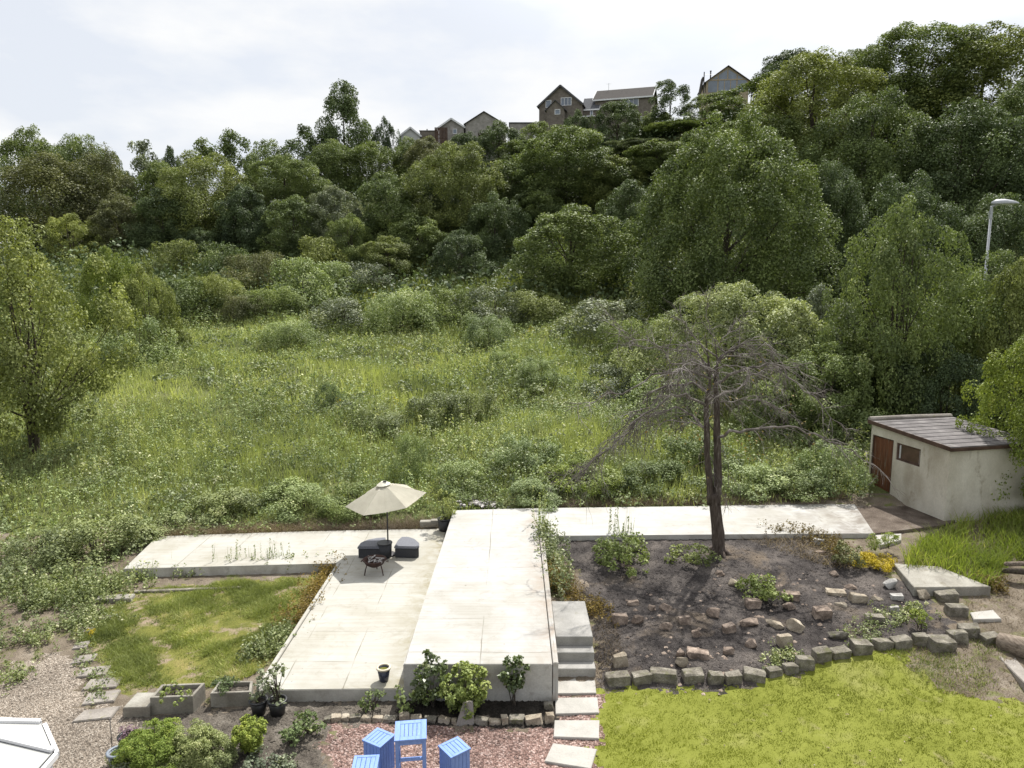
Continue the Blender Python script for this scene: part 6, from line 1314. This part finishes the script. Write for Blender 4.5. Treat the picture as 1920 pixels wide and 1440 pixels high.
garden_plant('weed_clump', 1590, 1055, 0.6, 0.42, 0.55, 0.07, 900, 24, 0.13, 'f_olive', 'dull olive weed clump left of the yellow stonecrop', 'dome', 'weed', 6)
garden_plant('grass_tuft', 1640, 1030, 0.7, 0.25, 0.45, 0.12, 380, 16, 0.12, 'f_long', 'tuft of grass between the path end and the stonecrop', 'vase', 'grass', 4, wid=0.08, up=1.4)
garden_plant('grass_tuft', 1665, 1026, 0.72, 0.22, 0.42, 0.12, 320, 16, 0.12, 'f_long', 'tuft of grass right of the other tuft at the path end', 'vase', 'grass', 4, wid=0.08, up=1.4)
garden_plant('stonecrop', 1636, 1056, 0.56, 0.55, 0.14, 0.035, 5200, 80, 0.10, 'f_sedum', 'mat of bright yellow stonecrop beside the concrete slab', 'dome', 'plant', 4)
garden_plant('yellow_flower', 171, 1192, 0.0, 0.10, 0.16, 0.035, 120, 8, 0.05, 'f_sedum', 'tiny yellow flowers beside the second stepping stone', 'dome', 'plant', 3)

# ------------------------------------------------------------------ the dead tree
dx_, dy_ = G(1347, 1036, 0.58); base = Vector((dx_, dy_, z1(dx_, dy_)-0.05))
dt = thing('dead_tree', 'bare dead tree with twin stems and drooping twigs in the ashy bed', 'tree', base)
def L(u, v, dy=0.0): return AT(u, v, dy_+dy)-base
rr = random.Random(21)
bm = bmesh.new()
tube(bm, [Vector((0.02, 0, -0.1)), Vector((0.02, 0, 0.08)), L(1346, 1000), L(1341, 950), L(1337, 925)], [0.29, 0.195, 0.168, 0.162, 0.158], 12)
for a in (-0.4, 0.7, 2.1, 3.6, 5.0): tube(bm, [Vector((0.12*math.cos(a), 0.12*math.sin(a), 0.16)), Vector((0.30*math.cos(a), 0.30*math.sin(a), 0.02)), Vector((0.48*math.cos(a), 0.48*math.sin(a), -0.09))], [0.09, 0.07, 0.03], 7)
bmesh.ops.subdivide_edges(bm, edges=[e for e in bm.edges if e.calc_length() > 0.3], cuts=2)
for v in bm.verts: v.co += mnoise.noise_vector(v.co*3.5)*0.035
bm_obj('trunk', bm, MT['deadbark'], dt, True)
st = [[L(1333, 945), L(1330, 900, -.03), L(1326, 850, -.04), L(1325, 800), L(1324, 760), L(1331, 725), L(1330, 695), L(1326, 660, .1), L(1322, 625, .1)], [L(1343, 945), L(1346, 900, .02), L(1345, 850, .03), L(1344, 800, .05), L(1344, 750, .1), L(1341, 710, .1), L(1346, 675, .15), L(1341, 640, .1)]]
srad = [[0.11, 0.097, 0.088, 0.08, 0.066, 0.05, 0.034, 0.02, 0.008], [0.125, 0.115, 0.107, 0.097, 0.078, 0.055, 0.03, 0.012]]
for s, r in zip(st, srad):
    bm = bmesh.new(); tube(bm, s, r, 10); bmesh.ops.subdivide_edges(bm, edges=[e for e in bm.edges if e.calc_length() > 0.3], cuts=2)
    for v in bm.verts: v.co += mnoise.noise_vector(v.co*4)*0.03
    bm_obj('stem', bm, MT['deadbark'], dt, True)
def sub(bm, p, d, Ln, r0, depth, droop):
    n = 5; pts = [p]; q = p.copy(); dd = d.normalized()
    for k in range(n):
        dd = (dd+Vector((rr.gauss(0, .16), rr.gauss(0, .16), rr.gauss(0, .12)-droop))).normalized(); q = q+dd*(Ln/n); pts.append(q.copy())
    tube(bm, pts, [r0*(1-0.8*k/n) for k in range(n+1)], 4 if depth else 5, False)
    if depth > 0:
        for k in range(1, n+1):
            for _ in range(rr.choice((1, 1, 2, 2))):
                s = Vector((rr.gauss(0, 1), rr.gauss(0, 1), rr.gauss(-.1, .6))).normalized()
                sub(bm, pts[k], (dd*0.8+s*0.8), Ln*rr.uniform(0.35, 0.65), r0*0.5, depth-1, droop*1.1)
def limb(pts, r0, nt, tl, droop, td=1, bias=Vector((0, 0, 0))):
    nt = int(nt*0.85); r0 *= 0.88
    fine = []
    for a, b in zip(pts[:-1], pts[1:]):
        a, b = Vector(a), Vector(b); ln = (b-a).length
        for q in range(3): fine.append(a.lerp(b, q/3)+(Vector((rr.gauss(0, 1), rr.gauss(0, 1), rr.gauss(0, 1)))*ln*0.07 if (q or fine) else Vector()))
    fine.append(Vector(pts[-1])); pts = fine
    bm = bmesh.new(); n = len(pts); rad = [r0*(1-0.85*k/(n-1)) for k in range(n)]; tube(bm, pts, rad, 6, False)
    for t in range(nt):
        f = rr.uniform(0.12, 1.0)*(n-1); k = min(int(f), n-2); p = Vector(pts[k]).lerp(Vector(pts[k+1]), f-k); d = (Vector(pts[k+1])-Vector(pts[k])).normalized()
        s = Vector((rr.gauss(0, 1), rr.gauss(0, 1), rr.gauss(0, .6))).normalized()
        sub(bm, p, d*0.8+s*0.8+bias, tl*rr.uniform(0.5, 1.3), 0.0105, td, droop)
    bm_obj('branch', bm, MT['twig'], dt)
W3 = Vector
limb([L(1344, 820), L(1385, 808, -.3), L(1430, 804, -.5), L(1480, 802, -.7), L(1525, 815, -.8), L(1570, 832, -.9), L(1610, 850, -1.0), L(1650, 880, -1.0)], 0.055, 26, 0.9, 0.10)
limb([L(1325, 805), L(1300, 780, .3), L(1265, 764, .5), L(1230, 772, .6), L(1195, 800, .7), L(1165, 835, .8)], 0.05, 30, 0.9, 0.16)
limb([L(1324, 760), L(1285, 738, -.2), L(1245, 748, -.3), L(1205, 780, -.5), L(1160, 825, -.6), L(1120, 858, -.6), L(1085, 880, -.6)], 0.05, 46, 1.0, 0.16, 1, W3((-.3, 0, -.25)))
limb([L(1325, 735), L(1290, 715, .4), L(1240, 728, .7), L(1190, 770, .9), L(1140, 825, 1.0), L(1105, 868, 1.1)], 0.045, 46, 1.0, 0.16, 1, W3((-.3, 0, -.25)))
limb([L(1330, 710), L(1280, 690, -.1), L(1230, 705, -.3), L(1170, 732, -.4), L(1110, 748, -.5), L(1060, 762, -.5)], 0.045, 22, 0.8, 0.08)
limb([L(1340, 720), L(1390, 695, -.3), L(1440, 682, -.5), L(1470, 690, -.6), L(1510, 730, -.8), L(1550, 780, -.9), L(1585, 805, -.9)], 0.05, 26, 0.8, 0.10)
limb([L(1343, 745), L(1380, 730, .4), L(1420, 700, .8), L(1460, 690, 1.1), L(1500, 700, 1.3), L(1535, 730, 1.4)], 0.04, 24, 0.8, 0.12)
limb([L(1340, 700), L(1365, 660, -.1), L(1395, 645, -.3), L(1430, 650, -.4), L(1470, 668, -.5)], 0.035, 18, 0.7, 0.05)
limb([L(1332, 690), L(1305, 660, .2), L(1275, 655, .4), L(1220, 652, .5), L(1180, 640, .5)], 0.035, 20, 0.7, 0.03)
limb([L(1330, 670), L(1300, 630, -.2), L(1285, 605, -.3), L(1275, 590, -.3)], 0.022, 14, 0.6, -0.02)
limb([L(1345, 675), L(1358, 635, .2), L(1380, 605, .3), L(1400, 585, .4)], 0.022, 14, 0.6, -0.02)
limb([L(1340, 655), L(1335, 620, .1), L(1325, 585, .2), L(1328, 560, .2), L(1312, 535, .2)], 0.014, 10, 0.45, -0.03)
limb([L(1330, 700), L(1250, 660, -.5), L(1190, 640, -.9), L(1150, 610, -1.2)], 0.03, 20, 0.8, 0.05)
for k in range(12):
    s = st[k % 2]; j = rr.choice((3, 4, 4, 5, 5, 6)); p = Vector(s[j]); a = 2*math.pi*k/12+rr.uniform(-.2, .2); Ln = rr.uniform(1.3, 2.4); rise = rr.uniform(0.1, 0.55)
    pts = [p]
    for q in range(1, 6):
        f = q/5; pts.append(p+Vector((math.cos(a)*Ln*f, math.sin(a)*Ln*f, rise*math.sin(f*2.6)*1.2-1.3*max(f-.5, 0)**1.5*rr.uniform(.6, 1.4))))
    limb(pts, 0.032, 18, 0.8, 0.14)
for k in range(4):      # long hanging shoots beside the trunk
    a = rr.uniform(0, 6.28); p = L(1325+rr.uniform(-15, 30), rr.uniform(760, 860), rr.uniform(-.3, .3)); limb([p, p+W3((.25*math.cos(a), .25*math.sin(a), -.35)), p+W3((.35*math.cos(a)+.1, .35*math.sin(a), -1.0)), p+W3((.5*math.cos(a)+.25, .45*math.sin(a), -1.7))], 0.02, 8, 0.6, 0.2)
V, F, Tn = crown(77, 2.6, 5.9, 2.6, 40, 0.5, 170, 0.085, 'round')[0], None, None
lv = link('withered_leaves', V, MT['f_orange'], dt)
